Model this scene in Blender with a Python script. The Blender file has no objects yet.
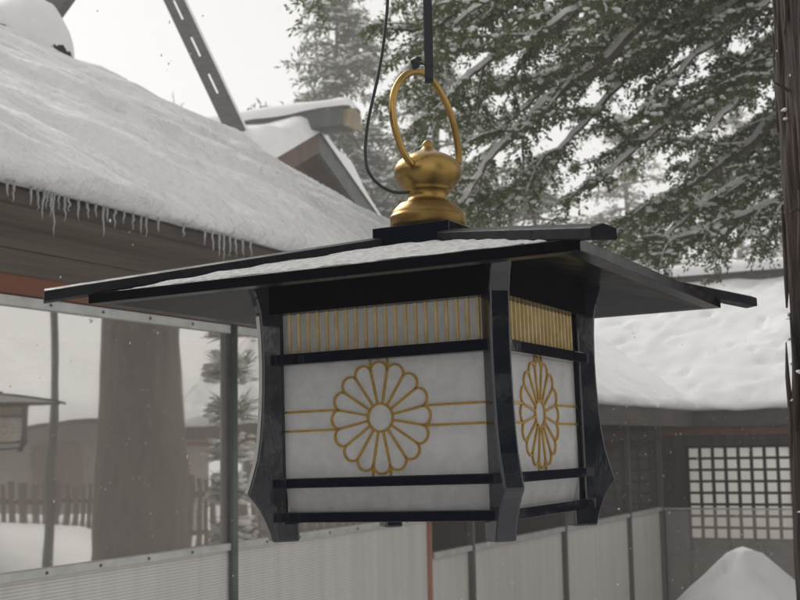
import bpy, bmesh, math, random
import numpy as np
from mathutils import Vector, Matrix

random.seed(7)
rng = np.random.default_rng(11)
scn = bpy.context.scene
COL = scn.collection
R = math.radians

# ------------------------------------------------------------------ camera
FPX, EYE = 1250.0, np.array([0, 0, 2.0])
PITCH, ROLL = math.atan(145 / 1250.0), R(1.0)
cF = np.array([0, math.cos(PITCH), math.sin(PITCH)])
u0 = np.array([0, -math.sin(PITCH), math.cos(PITCH)])
x0 = np.array([1.0, 0, 0])
cX = math.cos(ROLL) * x0 - math.sin(ROLL) * u0
cU = math.cos(ROLL) * u0 + math.sin(ROLL) * x0
cam_d = bpy.data.cameras.new('camera')
cam = bpy.data.objects.new('camera', cam_d)
COL.objects.link(cam)
m = Matrix.Identity(4)
for i in range(3):
    m[i][0], m[i][1], m[i][2], m[i][3] = cX[i], cU[i], -cF[i], EYE[i]
cam.matrix_world = m
cam_d.sensor_width, cam_d.lens = 36.0, 36.0 * FPX / 800
cam_d.clip_start, cam_d.clip_end = 0.05, 2000
cam_d.dof.use_dof = True
cam_d.dof.focus_distance = 2.42
cam_d.dof.aperture_fstop = 11
scn.camera = cam

# building axes: N points from the long hall to the courtyard, T runs along the hall
AZ = R(26.2)
vT = np.array([math.sin(AZ), math.cos(AZ), 0])
vN = np.array([math.cos(AZ), -math.sin(AZ), 0])


def at(x, y, d):                     # point seen at photo pixel (x, y) at a forward distance d
    return EYE + d * (cX * (x - 400) / FPX + cU * (300 - y) / FPX + cF)


def nt(p):                           # world -> (n, t, z)
    return (float(np.dot(p, vN)), float(np.dot(p, vT)), float(p[2]))


def wd(n, t, z):
    return n * vN + t * vT + np.array([0, 0, z])


# ------------------------------------------------------------------ noise
def _hash(ix, iy, iz, s):
    h = (ix.astype(np.int64) * 374761393 + iy.astype(np.int64) * 668265263 + iz.astype(np.int64) * 2147483647 + s * 974711) & 0xffffffff
    h = ((h ^ (h >> 13)) * 1274126177) & 0xffffffff
    h = (h ^ (h >> 16)) & 0xffffff
    return h / float(0xffffff)


def vnoise(x, y, z=0.0, s=0):
    x, y, z = np.broadcast_arrays(np.asarray(x, float), np.asarray(y, float), np.asarray(z, float))
    ix, iy, iz = np.floor(x), np.floor(y), np.floor(z)
    fx, fy, fz = x - ix, y - iy, z - iz
    fx, fy, fz = [f * f * (3 - 2 * f) for f in (fx, fy, fz)]
    r = 0
    for a in (0, 1):
        for b in (0, 1):
            for c in (0, 1):
                w = (fx if a else 1 - fx) * (fy if b else 1 - fy) * (fz if c else 1 - fz)
                r = r + w * _hash(ix + a, iy + b, iz + c, s)
    return r * 2 - 1


def fbm(x, y, z=0.0, s=0, o=4):
    r, a = 0, 1.0
    for k in range(o):
        r = r + a * vnoise(np.asarray(x) * 2 ** k, np.asarray(y) * 2 ** k, np.asarray(z) * 2 ** k, s + k)
        a *= 0.5
    return r


# ------------------------------------------------------------------ objects
def prop(o, label=None, cat=None, group=None, kind=None):
    if label: o['label'] = label
    if cat: o['category'] = cat
    if group: o['group'] = group
    if kind: o['kind'] = kind
    return o


OFF = {}


def thing(name, label, cat, n=0, t=0, z=0, group=None):     # building-aligned empty, children use (n, t, z)
    o = bpy.data.objects.new(name, None)
    COL.objects.link(o)
    o.location = Vector(wd(n, t, z))
    o.rotation_euler = (0, 0, -AZ)
    o.empty_display_size = .2
    OFF[o.name] = np.array([n, t, z], float)
    return prop(o, label, cat, group)


def wthing(name, label, cat, p=(0, 0, 0), group=None):        # world-aligned empty, children use world coordinates
    o = bpy.data.objects.new(name, None)
    COL.objects.link(o)
    o.location = Vector(p)
    OFF[o.name] = np.array(p, float)
    return prop(o, label, cat, group)


class MB:
    def __init__(s):
        s.v, s.f = [], []

    def add(s, vs, fs):
        b = len(s.v)
        s.v.extend([tuple(map(float, q)) for q in vs])
        s.f.extend([tuple(b + i for i in q) for q in fs])
        return s

    def box(s, x0, x1, y0, y1, z0, z1):
        return s.hexa([(x0, y0, z0), (x1, y0, z0), (x1, y1, z0), (x0, y1, z0), (x0, y0, z1), (x1, y0, z1), (x1, y1, z1), (x0, y1, z1)])

    def hexa(s, p):
        return s.add(p, [(0, 3, 2, 1), (4, 5, 6, 7), (0, 1, 5, 4), (1, 2, 6, 5), (2, 3, 7, 6), (3, 0, 4, 7)])

    def prism(s, poly, fn, a, b):       # polygon in 2-D swept from a to b; fn(u, v, w) -> xyz
        n = len(poly)
        s.add([fn(u, v, a) for u, v in poly] + [fn(u, v, b) for u, v in poly],
              [tuple(range(n - 1, -1, -1)), tuple(range(n, 2 * n))] + [(i, (i + 1) % n, n + (i + 1) % n, n + i) for i in range(n)])
        return s

    def tube(s, pts, rad, n=8, cap=True, sq=None):
        pts = [np.array(p, float) for p in pts]
        k = len(pts)
        rad = [rad] * k if np.isscalar(rad) else list(rad)
        up = np.array([0, 0, 1.0])
        vs, prev = [], None
        for i, p in enumerate(pts):
            d = pts[min(i + 1, k - 1)] - pts[max(i - 1, 0)]
            d = d / (np.linalg.norm(d) + 1e-12)
            if prev is None:
                a = np.cross(d, up if abs(d[2]) < .9 else np.array([1.0, 0, 0]))
            else:
                a = prev - d * np.dot(prev, d)
            a = a / (np.linalg.norm(a) + 1e-12)
            prev = a
            b = np.cross(d, a)
            for j in range(n):
                w = 2 * math.pi * j / n
                vs.append(p + rad[i] * (a * math.cos(w) + b * math.sin(w)))
        fs = [(i * n + j, i * n + (j + 1) % n, (i + 1) * n + (j + 1) % n, (i + 1) * n + j) for i in range(k - 1) for j in range(n)]
        if cap:
            fs += [tuple(range(n - 1, -1, -1)), tuple(range((k - 1) * n, k * n))]
        return s.add(vs, fs)

    def lathe(s, prof, n=40):
        vs = [(r * math.cos(2 * math.pi * j / n), r * math.sin(2 * math.pi * j / n), z) for r, z in prof for j in range(n)]
        k = len(prof)
        fs = [(i * n + j, i * n + (j + 1) % n, (i + 1) * n + (j + 1) % n, (i + 1) * n + j) for i in range(k - 1) for j in range(n)]
        fs += [tuple(range(n - 1, -1, -1)), tuple(range((k - 1) * n, k * n))]
        return s.add(vs, fs)

    def grid(s, P, flip=False):         # P: (a, b, 3) array
        a, b = P.shape[:2]
        i = np.arange(a * b).reshape(a, b)
        q = np.stack([i[:-1, :-1], i[1:, :-1], i[1:, 1:], i[:-1, 1:]], -1).reshape(-1, 4)
        if flip: q = q[:, ::-1]
        return s.add(P.reshape(-1, 3), q.tolist())

    def plate(s, us, vs, holes, fn, w0, w1):   # plate with rectangular holes cut on the grid us x vs
        solid = [[(i, j) not in holes for j in range(len(vs) - 1)] for i in range(len(us) - 1)]
        for i in range(len(us) - 1):
            for j in range(len(vs) - 1):
                if not solid[i][j]: continue
                u0_, u1_, v0_, v1_ = us[i], us[i + 1], vs[j], vs[j + 1]
                for w, fl in ((w0, 1), (w1, 0)):
                    q = [fn(u0_, v0_, w), fn(u1_, v0_, w), fn(u1_, v1_, w), fn(u0_, v1_, w)]
                    s.add(q[::-1] if fl else q, [(0, 1, 2, 3)])
                for di, dj, (a, b) in ((-1, 0, ((u0_, v0_), (u0_, v1_))), (1, 0, ((u1_, v1_), (u1_, v0_))), (0, -1, ((u1_, v0_), (u0_, v0_))), (0, 1, ((u0_, v1_), (u1_, v1_)))):
                    ii, jj = i + di, j + dj
                    if 0 <= ii < len(us) - 1 and 0 <= jj < len(vs) - 1 and solid[ii][jj]: continue
                    s.add([fn(*a, w0), fn(*a, w1), fn(*b, w1), fn(*b, w0)], [(0, 1, 2, 3)])
        return s

    def build(s, name, mat, parent=None, smooth=False, bevel=0, fix=True, auto=None):
        v = np.array(s.v, float)
        if parent is not None and parent.name in OFF: v = v - OFF[parent.name]
        me = bpy.data.meshes.new(name)
        me.from_pydata(v.tolist(), [], s.f)
        if fix:
            bm = bmesh.new(); bm.from_mesh(me)
            bmesh.ops.remove_doubles(bm, verts=bm.verts, dist=1e-5)
            bmesh.ops.recalc_face_normals(bm, faces=bm.faces)
            bm.to_mesh(me); bm.free()
        me.materials.append(mat)
        if smooth:
            me.polygons.foreach_set('use_smooth', [True] * len(me.polygons))
        o = bpy.data.objects.new(name, me)
        COL.objects.link(o)
        if parent is not None: o.parent = parent
        if bevel:
            b = o.modifiers.new('bevel', 'BEVEL'); b.width = bevel; b.segments = 2; b.limit_method = 'ANGLE'; b.angle_limit = R(35)
        if parent is not None and parent.name in OFF: OFF[o.name] = OFF[parent.name]
        return o


def raw(name, V, Fq, mat, parent=None, smooth=False):          # fast path for big arrays of equal faces
    V = np.asarray(V, np.float32)
    if parent is not None and parent.name in OFF: V = V - OFF[parent.name].astype(np.float32)
    Fq = np.asarray(Fq, np.int32)
    me = bpy.data.meshes.new(name)
    me.vertices.add(len(V)); me.vertices.foreach_set('co', V.ravel())
    k = Fq.shape[1]
    me.loops.add(Fq.size); me.loops.foreach_set('vertex_index', Fq.ravel())
    me.polygons.add(len(Fq))
    me.polygons.foreach_set('loop_start', np.arange(len(Fq), dtype=np.int32) * k)
    me.polygons.foreach_set('loop_total', np.full(len(Fq), k, np.int32))
    me.polygons.foreach_set('use_smooth', np.full(len(Fq), smooth))
    me.materials.append(mat)
    me.update(); me.validate()
    o = bpy.data.objects.new(name, me)
    COL.objects.link(o)
    if parent is not None: o.parent = parent
    return o


def copy_tree(o, parent=None):
    c = o.copy(); COL.objects.link(c)
    if parent is not None:
        c.parent = parent
    for ch in list(o.children): copy_tree(ch, c)
    return c


# ------------------------------------------------------------------ materials
def nodes(name):
    mt = bpy.data.materials.new(name); mt.use_nodes = True
    nt_ = mt.node_tree
    return mt, nt_, nt_.nodes, nt_.links, nt_.nodes['Principled BSDF'], nt_.nodes['Material Output']


def mat(name, base, rough=.6, base2=None, nscale=6, stretch=(1, 1, 1), bump=0, bscale=None, bstretch=None, bdist=.02, metal=0, coat=0,
        rough2=None, spec=.5, trans=0, detail=6, ramp=(.35, .65), sss=0):
    mt, t_, N, L, P, O = nodes(name)
    P.inputs['Base Color'].default_value = (*base, 1)
    P.inputs['Roughness'].default_value = rough
    P.inputs['Metallic'].default_value = metal
    P.inputs['Coat Weight'].default_value = coat
    P.inputs['Coat Roughness'].default_value = .05
    P.inputs['Specular IOR Level'].default_value = spec
    P.inputs['Transmission Weight'].default_value = trans
    tc = N.new('ShaderNodeTexCoord')

    def noise(sc, st, det=detail):
        mp = N.new('ShaderNodeMapping'); mp.inputs['Scale'].default_value = st
        L.new(tc.outputs['Object'], mp.inputs['Vector'])
        n_ = N.new('ShaderNodeTexNoise'); n_.inputs['Scale'].default_value = sc; n_.inputs['Detail'].default_value = det
        L.new(mp.outputs[0], n_.inputs['Vector'])
        return n_
    if base2 is not None or rough2 is not None:
        n_ = noise(nscale, stretch)
        rp = N.new('ShaderNodeMapRange'); rp.inputs[1].default_value, rp.inputs[2].default_value = ramp
        L.new(n_.outputs['Fac'], rp.inputs[0])
        if base2 is not None:
            mx = N.new('ShaderNodeMix'); mx.data_type = 'RGBA'
            mx.inputs['A'].default_value = (*base, 1); mx.inputs['B'].default_value = (*base2, 1)
            L.new(rp.outputs[0], mx.inputs['Factor']); L.new(mx.outputs['Result'], P.inputs['Base Color'])
        if rough2 is not None:
            r2 = N.new('ShaderNodeMapRange'); r2.inputs[3].default_value, r2.inputs[4].default_value = rough, rough2
            L.new(rp.outputs[0], r2.inputs[0]); L.new(r2.outputs[0], P.inputs['Roughness'])
    if bump:
        n2 = noise(bscale or nscale, bstretch or stretch)
        b = N.new('ShaderNodeBump'); b.inputs['Strength'].default_value = bump; b.inputs['Distance'].default_value = bdist
        L.new(n2.outputs['Fac'], b.inputs['Height']); L.new(b.outputs[0], P.inputs['Normal'])
    return mt


SNOW = mat('snow', (.80, .80, .80), .75, (.74, .74, .74), 2.5, bump=.35, bscale=30, bdist=.02, spec=.2)
SNOW_ROOF = mat('wind_combed_snow', (.80, .80, .80), .75, (.73, .73, .73), 2.5, bump=1.0, bscale=13, bdist=.06, spec=.2)
for nd in SNOW_ROOF.node_tree.nodes:
    if nd.type == 'TEX_NOISE' and abs(nd.inputs['Scale'].default_value - 13) < .1:
        mp_ = nd.inputs['Vector'].links[0].from_node
        mp_.inputs['Rotation'].default_value = (0, 0, R(-38)); mp_.inputs['Scale'].default_value = (.30, 1.25, 1.0)
SNOW_FINE_SHADED = mat('snow_fine_shaded', (.58, .58, .57), .8, (.36, .36, .36), 90, bump=.8, bscale=240, bdist=.004, spec=.2)  # thin granular snow, base colour also darkened to carry overhead shade
LACQUER = mat('black_lacquer', (.003, .005, .013), .05, None, 20, (1, 1, .35), bump=.16, bscale=55, bstretch=(1, 1, .3), bdist=.004, coat=0, rough2=.12, spec=.35)
POSTLAC = mat('gloss_post_lacquer', (.003, .005, .013), .05, None, 16, (1, 1, .5), bump=.07, bscale=45, bstretch=(1, 1, .6), bdist=.003, spec=.5)
POSTLAC.node_tree.nodes['Principled BSDF'].inputs['IOR'].default_value = 1.66
LACQUER_MATT = mat('worn_lacquer', (.005, .006, .010), .38, (.012, .013, .016), 40, bump=.1, bscale=80, bdist=.003, rough2=.55, spec=.12)
LACQUER_SOFT = mat('black_lacquer_dull', (.003, .0035, .006), .16, None, 14, bump=.05, bscale=60, bdist=.003, rough2=.26, spec=.10)
GOLD = mat('aged_gold', (.42, .27, .085), .25, (.18, .11, .034), 6, bump=.16, bscale=45, bdist=.003, metal=1, rough2=.48)
GOLD_LINE = mat('gold_line', (.62, .40, .11), .38, (.5, .31, .08), 40, metal=.75)
GOLD_SLAT = mat('pale_gold_slat', (.84, .66, .34), .42, (.68, .50, .23), 30, metal=.25)
STRAP = mat('black_webbing', (.012, .014, .022), .7, None, 300, bump=.5, bscale=500, bdist=.002)
CABLE = mat('black_cable', (.012, .012, .014), .45)
BOARD = mat('weathered_board', (.20, .165, .135), .75, (.14, .115, .095), 3, (3, .25, 8), bump=.4, bscale=5, bstretch=(3, .3, 14), bdist=.02)
DARKWOOD = mat('dark_timber', (.070, .052, .042), .7, (.042, .032, .026), 4, (2, .5, 2), bump=.4, bscale=8, bdist=.02)
GABLEWOOD = mat('gable_timber', (.10, .052, .034), .7, (.07, .036, .024), 3, (2, 2, .6), bump=.3, bscale=6, bdist=.02)
PALEWOOD = mat('pale_timber', (.21, .155, .125), .7, (.16, .12, .095), 3, (3, 3, .4))
GREYWALL = mat('grey_timber', (.135, .130, .122), .7, (.095, .09, .085), 3, (3, 3, .5), bump=.3, bdist=.01)
REDBEAM = mat('red_brown_beam', (.26, .085, .040), .6, (.17, .055, .03), 4, (1, .2, 1))
STEEL = mat('galvanised_rail', (.62, .63, .61), .45, (.50, .51, .50), 8, metal=.35)
POLE = mat('grey_green_pole', (.10, .115, .105), .4, (.075, .085, .078), 6, metal=.3)
COPPER = mat('copper_pipe', (.42, .20, .13), .55, (.30, .15, .10), 6, (1, 1, .3), metal=.3)
PATINA = mat('green_copper', (.085, .100, .085), .6, (.05, .055, .047), 5, bump=.2, bdist=.02)
BRASS = mat('gilt_metal', (.235, .18, .10), .5, (.15, .115, .07), 6, metal=.3)
SLATE = mat('grey_chigi_wood', (.088, .084, .078), .7, (.055, .053, .05), 4, (1, 1, 5), bump=.3, bdist=.02)
BARK = mat('cedar_bark', (.058, .033, .024), .85, (.014, .009, .007), 14, (2.2, 2.2, .22), bump=1.0, bscale=24, bstretch=(2, 2, .15), bdist=.03)
GREYBARK = mat('conifer_bark', (.10, .078, .062), .85, (.055, .044, .036), 8, (2, 2, .5), bump=.6, bdist=.03)
LEAF = mat('needle_leaf', (.050, .072, .026), .6, (.085, .105, .042), 1.2, detail=2, spec=.3)
LEAF_FAR = mat('far_needles', (.050, .058, .042), .7, (.08, .085, .065), .6, detail=2, spec=.2)
ICE = mat('ice', (.86, .88, .9), .12, trans=.75, spec=.5)
FENCE = mat('old_fence', (.11, .085, .07), .8, (.07, .055, .045), 3, (4, 4, .5))
TILEWALL = mat('pavilion_wall', (.34, .31, .28), .8, (.27, .245, .22), 2)


WHITE = mat('white_board', (.85, .85, .85), .6)


def acrylic():                          # white milky sheet with faint fibres
    mt, t_, N, L, P, O = nodes('milky_sheet')
    tc = N.new('ShaderNodeTexCoord')
    n_ = N.new('ShaderNodeTexNoise'); n_.inputs['Scale'].default_value = 32; n_.inputs['Detail'].default_value = 12; n_.inputs['Roughness'].default_value = .72
    L.new(tc.outputs['Object'], n_.inputs['Vector'])
    rp = N.new('ShaderNodeMapRange'); rp.inputs[1].default_value, rp.inputs[2].default_value, rp.inputs[3].default_value, rp.inputs[4].default_value = .32, .68, .80, .97
    L.new(n_.outputs['Fac'], rp.inputs[0])
    cb = N.new('ShaderNodeCombineColor')
    for i in range(3): L.new(rp.outputs[0], cb.inputs[i])
    L.new(cb.outputs[0], P.inputs['Base Color'])
    P.inputs['Roughness'].default_value = .35
    P.inputs['Specular IOR Level'].default_value = .25
    tr = N.new('ShaderNodeBsdfTranslucent'); L.new(cb.outputs[0], tr.inputs['Color'])
    mx = N.new('ShaderNodeMixShader'); mx.inputs[0].default_value = .68
    L.new(P.outputs[0], mx.inputs[1]); L.new(tr.outputs[0], mx.inputs[2]); L.new(mx.outputs[0], O.inputs[0])
    return mt


def soft_snow(name, share):          # light passes through small lumps of snow
    mt = mat(name, (.88, .88, .88), .8, spec=.1)
    N, L = mt.node_tree.nodes, mt.node_tree.links
    tr = N.new('ShaderNodeBsdfTranslucent'); tr.inputs['Color'].default_value = (.92, .92, .92, 1)
    mx = N.new('ShaderNodeMixShader'); mx.inputs[0].default_value = share
    L.new(N['Principled BSDF'].outputs[0], mx.inputs[1]); L.new(tr.outputs[0], mx.inputs[2]); L.new(mx.outputs[0], N['Material Output'].inputs[0])
    return mt


TREESNOW = soft_snow('bough_snow', .6)


def leafy(mt, share=.35):
    N, L = mt.node_tree.nodes, mt.node_tree.links
    tr = N.new('ShaderNodeBsdfTranslucent'); tr.inputs['Color'].default_value = (.16, .18, .07, 1)
    mx = N.new('ShaderNodeMixShader'); mx.inputs[0].default_value = share
    L.new(N['Principled BSDF'].outputs[0], mx.inputs[1]); L.new(tr.outputs[0], mx.inputs[2]); L.new(mx.outputs[0], N['Material Output'].inputs[0])


leafy(LEAF); leafy(LEAF_FAR)


def sheet(name, gloss, film, film_col, rough=.02, wav=.25, wscale=.9, tint=(.6, .58, .56), streak=False, bands=0):
    """glazing: share of mirror-like reflection, share of dusty film, the rest see-through"""
    mt, t_, N, L, P, O = nodes(name)
    N.remove(P)
    tc = N.new('ShaderNodeTexCoord')
    g = N.new('ShaderNodeBsdfGlossy'); g.inputs['Roughness'].default_value = rough; g.inputs['Color'].default_value = (.97, .95, .925, 1)
    d = N.new('ShaderNodeBsdfDiffuse'); d.inputs['Color'].default_value = (*film_col, 1)
    t = N.new('ShaderNodeBsdfTransparent'); t.inputs['Color'].default_value = (*tint, 1)
    n_ = N.new('ShaderNodeTexNoise'); n_.inputs['Scale'].default_value = wscale; n_.inputs['Detail'].default_value = 1.5
    L.new(tc.outputs['Object'], n_.inputs['Vector'])
    b = N.new('ShaderNodeBump'); b.inputs['Strength'].default_value = wav; b.inputs['Distance'].default_value = .05
    L.new(n_.outputs['Fac'], b.inputs['Height']); L.new(b.outputs[0], g.inputs['Normal'])
    if streak or bands:
        mp = N.new('ShaderNodeMapping'); mp.inputs['Scale'].default_value = (3, 3, .15)
        L.new(tc.outputs['Object'], mp.inputs['Vector'])
        n2 = N.new('ShaderNodeTexNoise'); n2.inputs['Scale'].default_value = 3; n2.inputs['Detail'].default_value = 4
        L.new(mp.outputs[0], n2.inputs['Vector'])
        rp = N.new('ShaderNodeMapRange'); rp.inputs[1].default_value, rp.inputs[2].default_value, rp.inputs[3].default_value, rp.inputs[4].default_value = .3, .7, .92, 1.06
        L.new(n2.outputs['Fac'], rp.inputs[0])
        val = rp.outputs[0]
        if bands:
            wv = N.new('ShaderNodeTexWave'); wv.wave_type = 'BANDS'; wv.bands_direction = 'Z'; wv.inputs['Scale'].default_value = bands
            wv.inputs['Distortion'].default_value = .15
            L.new(tc.outputs['Object'], wv.inputs['Vector'])
            r2 = N.new('ShaderNodeMapRange'); r2.inputs[3].default_value, r2.inputs[4].default_value = .74, 1.12
            L.new(wv.outputs['Fac'], r2.inputs[0])
            mm = N.new('ShaderNodeMath'); mm.operation = 'MULTIPLY'
            L.new(val, mm.inputs[0]); L.new(r2.outputs[0], mm.inputs[1]); val = mm.outputs[0]
        vm = N.new('ShaderNodeVectorMath'); vm.operation = 'SCALE'; vm.inputs[0].default_value = film_col
        L.new(val, vm.inputs['Scale']); L.new(vm.outputs[0], d.inputs['Color'])
    m1 = N.new('ShaderNodeMixShader'); m1.inputs[0].default_value = film / max(1e-6, 1 - gloss)
    L.new(t.outputs[0], m1.inputs[1]); L.new(d.outputs[0], m1.inputs[2])
    m2 = N.new('ShaderNodeMixShader'); m2.inputs[0].default_value = gloss
    L.new(m1.outputs[0], m2.inputs[1]); L.new(g.outputs[0], m2.inputs[2]); L.new(m2.outputs[0], O.inputs[0])
    return mt


MILKY = acrylic()
GLAZE = sheet('glossy_sheet', .60, .27, (.52, .475, .435), rough=.022, wav=.10, wscale=1.1, tint=(.5, .47, .45))
RIBBED = sheet('ribbed_sheet', .06, .80, (.76, .735, .70), rough=.3, streak=True, bands=16)
FROST = sheet('frosted_sheet', .10, .66, (.82, .80, .765), rough=.25, streak=True, tint=(.7, .68, .65))
HAZY = sheet('hazy_sheet', .04, .12, (.9, .88, .86), tint=(1, .98, .96))
CLEAR = sheet('clear_sheet', .025, .12, (.25, .23, .22), tint=(.72, .7, .68))
PAPER = sheet('window_paper', 0, .0, (.8, .8, .8), tint=(1, 1, 1))


def paper():
    mt, t_, N, L, P, O = nodes('window_paper_sheet')
    N.remove(P)
    tr = N.new('ShaderNodeBsdfTranslucent'); tr.inputs['Color'].default_value = (.98, .97, .93, 1)
    d = N.new('ShaderNodeBsdfDiffuse'); d.inputs['Color'].default_value = (.8, .78, .72, 1)
    mx = N.new('ShaderNodeMixShader'); mx.inputs[0].default_value = .12
    L.new(tr.outputs[0], mx.inputs[1]); L.new(d.outputs[0], mx.inputs[2]); L.new(mx.outputs[0], O.inputs[0])
    return mt


PAPER = paper()


# ------------------------------------------------------------------ the hanging lantern
LC = Vector((.0664, 2.4904, 2.0137))
LM = Matrix(((.89327, .44922, -.01608), (-.4491, .89342, .01075), (.0192, -.00238, .99981)))
A = .22
ROOF_R, ZE = .4733, .2622


def make_lantern():
    root = bpy.data.objects.new('hanging_lantern', None)
    COL.objects.link(root)
    root.matrix_world = Matrix.Translation(LC) @ LM.to_4x4()
    root.empty_display_size = .2
    rots = [Matrix.Rotation(R(90 * k), 3, 'Z') for k in range(4)]

    def rfn(k, fn):
        return lambda *a: tuple(rots[k] @ Vector(fn(*a)))
    zs = dict(slat=.2403, r1t=.163, r1b=.1423, mt=-.0693, mb=-.0875, bt=-.1315, bb=-.1506)
    for k in range(4):
        even = k % 2 == 0
        # local frame of the face: u to the right, w outward (-y for k = 0)
        f = rfn(k, lambda u, z, w: (u, -w, z))
        hw = .2195 if even else .2135

        def bx(u0_, u1_, z0, z1, w0, w1, M=None, f=f):
            M = M or MB()
            M.hexa([f(u0_, z0, w0), f(u1_, z0, w0), f(u1_, z0, w1), f(u0_, z0, w1), f(u0_, z1, w0), f(u1_, z1, w0), f(u1_, z1, w1), f(u0_, z1, w1)])
            return M
        pn = bx(-hw, hw, zs['r1b'] + .004, zs['slat'] + .02, .212, .218).build('upper_panel', MILKY, root)
        for i in range(20):
            u = -.196 + i * (.392 / 19)
            bx(u - .0024, u + .0024, zs['r1t'] - .004, zs['slat'] + .006, .2182, .2255).build('slat', GOLD_SLAT, pn, bevel=.0006)
        pn = bx(-hw, hw, zs['mt'] - .004, zs['r1b'] + .002, .213, .219).build('main_panel', MILKY, root)
        # the sixteen-petal emblem and its cross lines
        zc, ri, rn, M = .0365, .0255, .0925, MB()
        xs_ = -.007 if k == 0 else 0.0
        w0, w1, hwid = .2192, .2228, .0021

        def strip(pl, closed=False, M=M, f=f):
            q = [np.array(p, float) for p in pl]
            n = len(q)
            rows = []
            for i, p in enumerate(q):
                a_ = q[(i - 1) % n] if (closed or i > 0) else p
                b_ = q[(i + 1) % n] if (closed or i < n - 1) else p
                d = b_ - a_; d = d / np.linalg.norm(d)
                nn = np.array([-d[1], d[0]]) * hwid
                rows.append((p + nn, p - nn))
            vs = []
            for a_, b_ in rows:
                vs += [f(a_[0], a_[1], w0), f(a_[0], a_[1], w1), f(b_[0], b_[1], w1), f(b_[0], b_[1], w0)]
            fs = []
            for i in range(n if closed else n - 1):
                j = (i + 1) % n
                for c in range(4):
                    fs.append((4 * i + c, 4 * i + (c + 1) % 4, 4 * j + (c + 1) % 4, 4 * j + c))
            if not closed: fs += [(0, 1, 2, 3), (4 * n - 4, 4 * n - 1, 4 * n - 2, 4 * n - 3)]
            M.add(vs, fs)
        strip([(xs_ + ri * math.cos(2 * math.pi * i / 40), zc + ri * math.sin(2 * math.pi * i / 40)) for i in range(40)], True)
        out = []
        for i in range(16):
            c = math.pi / 2 + i * math.pi / 8
            e = c - math.pi / 16
            strip([(xs_ + r_ * math.cos(e), zc + r_ * math.sin(e)) for r_ in (ri, .05, .075, rn)])
            pc = np.array([xs_ + .0845 * math.cos(c), zc + .0845 * math.sin(c)])
            for j in range(9):
                th = c - R(88) + R(176) * j / 8
                out.append(pc + np.array([.0178 * math.cos(th), .0178 * math.sin(th)]))
        strip(out, True)
        sn = rn * math.sin(math.pi / 16)
        for s_ in (-1, 1):
            for z_ in (-1, 1):
                strip([(xs_ + s_ * rn * math.cos(math.pi / 16), zc + z_ * sn), (s_ * .2128, zc + z_ * sn)])
                strip([(xs_ + z_ * sn, zc + s_ * rn * math.cos(math.pi / 16)), (xs_ + z_ * sn, zc + s_ * .107)])
        M.build('crest', GOLD_LINE, pn, bevel=.0007)
        M = MB()
        M.hexa([f(-hw, zs['bt'] - .004, .203), f(hw, zs['bt'] - .004, .203), f(hw, zs['bt'] - .004, .209), f(-hw, zs['bt'] - .004, .209),
                f(-hw, zs['mb'] + .004, .213), f(hw, zs['mb'] + .004, .213), f(hw, zs['mb'] + .004, .219), f(-hw, zs['mb'] + .004, .219)])
        M.build('lower_panel', MILKY, root)
        rl = .236 if even else .2215
        for z0, z1, wo in ((zs['r1b'], zs['r1t'], .251), (zs['mb'], zs['mt'], .251), (zs['bb'], zs['bt'], .251)):
            bx(-rl, rl, z0, z1, .222 if z0 > -.13 else .203, wo).build('rail', LACQUER if even else POSTLAC, root, bevel=.0015)
        bx(-(.2365 if even else .2180), (.2365 if even else .2180), zs['slat'], .318, .2185, .2510).build('frieze_board', LACQUER_SOFT, root, bevel=.001)
        # corner post: shaped board on the diagonal
        dd = Vector((1, -1, 0)).normalized()
        dd = rots[k] @ dd
        sd = Vector((-dd.y, dd.x, 0))
        prof = [(.285, -.150), (.285, -.187), (.336, -.187), (.341, -.168), (.349, -.148), (.359, -.128), (.370, -.112), (.3815, -.099), (.382, -.094), (.374, -.070), (.364, -.036), (.3575, .005), (.3535, .050), (.3508, .100), (.3500, .150), (.3512, .200), (.3545, .245), (.362, .275), (.373, .304), (.376, .318), (.311, .330), (.311, -.150)]
        M = MB().prism(prof, lambda r_, z_, w_: tuple(dd * r_ + sd * w_ + Vector((0, 0, z_))), -.0195, .0195)
        M.build('corner_post', POSTLAC, root, bevel=.004)
        cu = [tuple(rots[k] @ Vector((x_, y_, z_))) for z_ in (-.149, .317) for x_, y_ in ((.2137, -.2327), (.2327, -.2327), (.2327, -.2137), (.2137, -.2137))]
        MB().hexa(cu).build('corner_strip', LACQUER, root)
    MB().box(-.20, .20, -.20, .20, -.140, -.134).build('base_board', MILKY, root)  # unseen pale base added to brighten the lantern from inside
    MB().box(-.205, .205, -.205, .205, .262, .268).build('ceiling_reflector', WHITE, root)  # unseen white board added to bounce light onto the panels
    # roof shell: pyramid with a thin eave edge
    e, zt = ROOF_R, ZE + .0185
    apex_t, apex_b, c = .378, .335, .075
    M = MB()
    ring = lambda h, z: [(-h, -h, z), (h, -h, z), (h, h, z), (-h, h, z)]
    M.add(ring(e, zt) + ring(c, apex_t) + ring(e, ZE) + ring(e - .03, ZE) + ring(.10, ZE + .215 * (e - .10)),
          [(i, (i + 1) % 4, 4 + (i + 1) % 4, 4 + i) for i in range(4)] + [(4, 5, 6, 7)] +
          [(8 + i, 8 + (i + 1) % 4, (i + 1) % 4, i) for i in range(4)] + [(12 + i, 12 + (i + 1) % 4, 8 + (i + 1) % 4, 8 + i) for i in range(4)] +
          [(16 + i, 16 + (i + 1) % 4, 12 + (i + 1) % 4, 12 + i) for i in range(4)] + [(19, 18, 17, 16)])
    roof = M.build('roof', LACQUER_SOFT, root, bevel=.0012)
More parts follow.
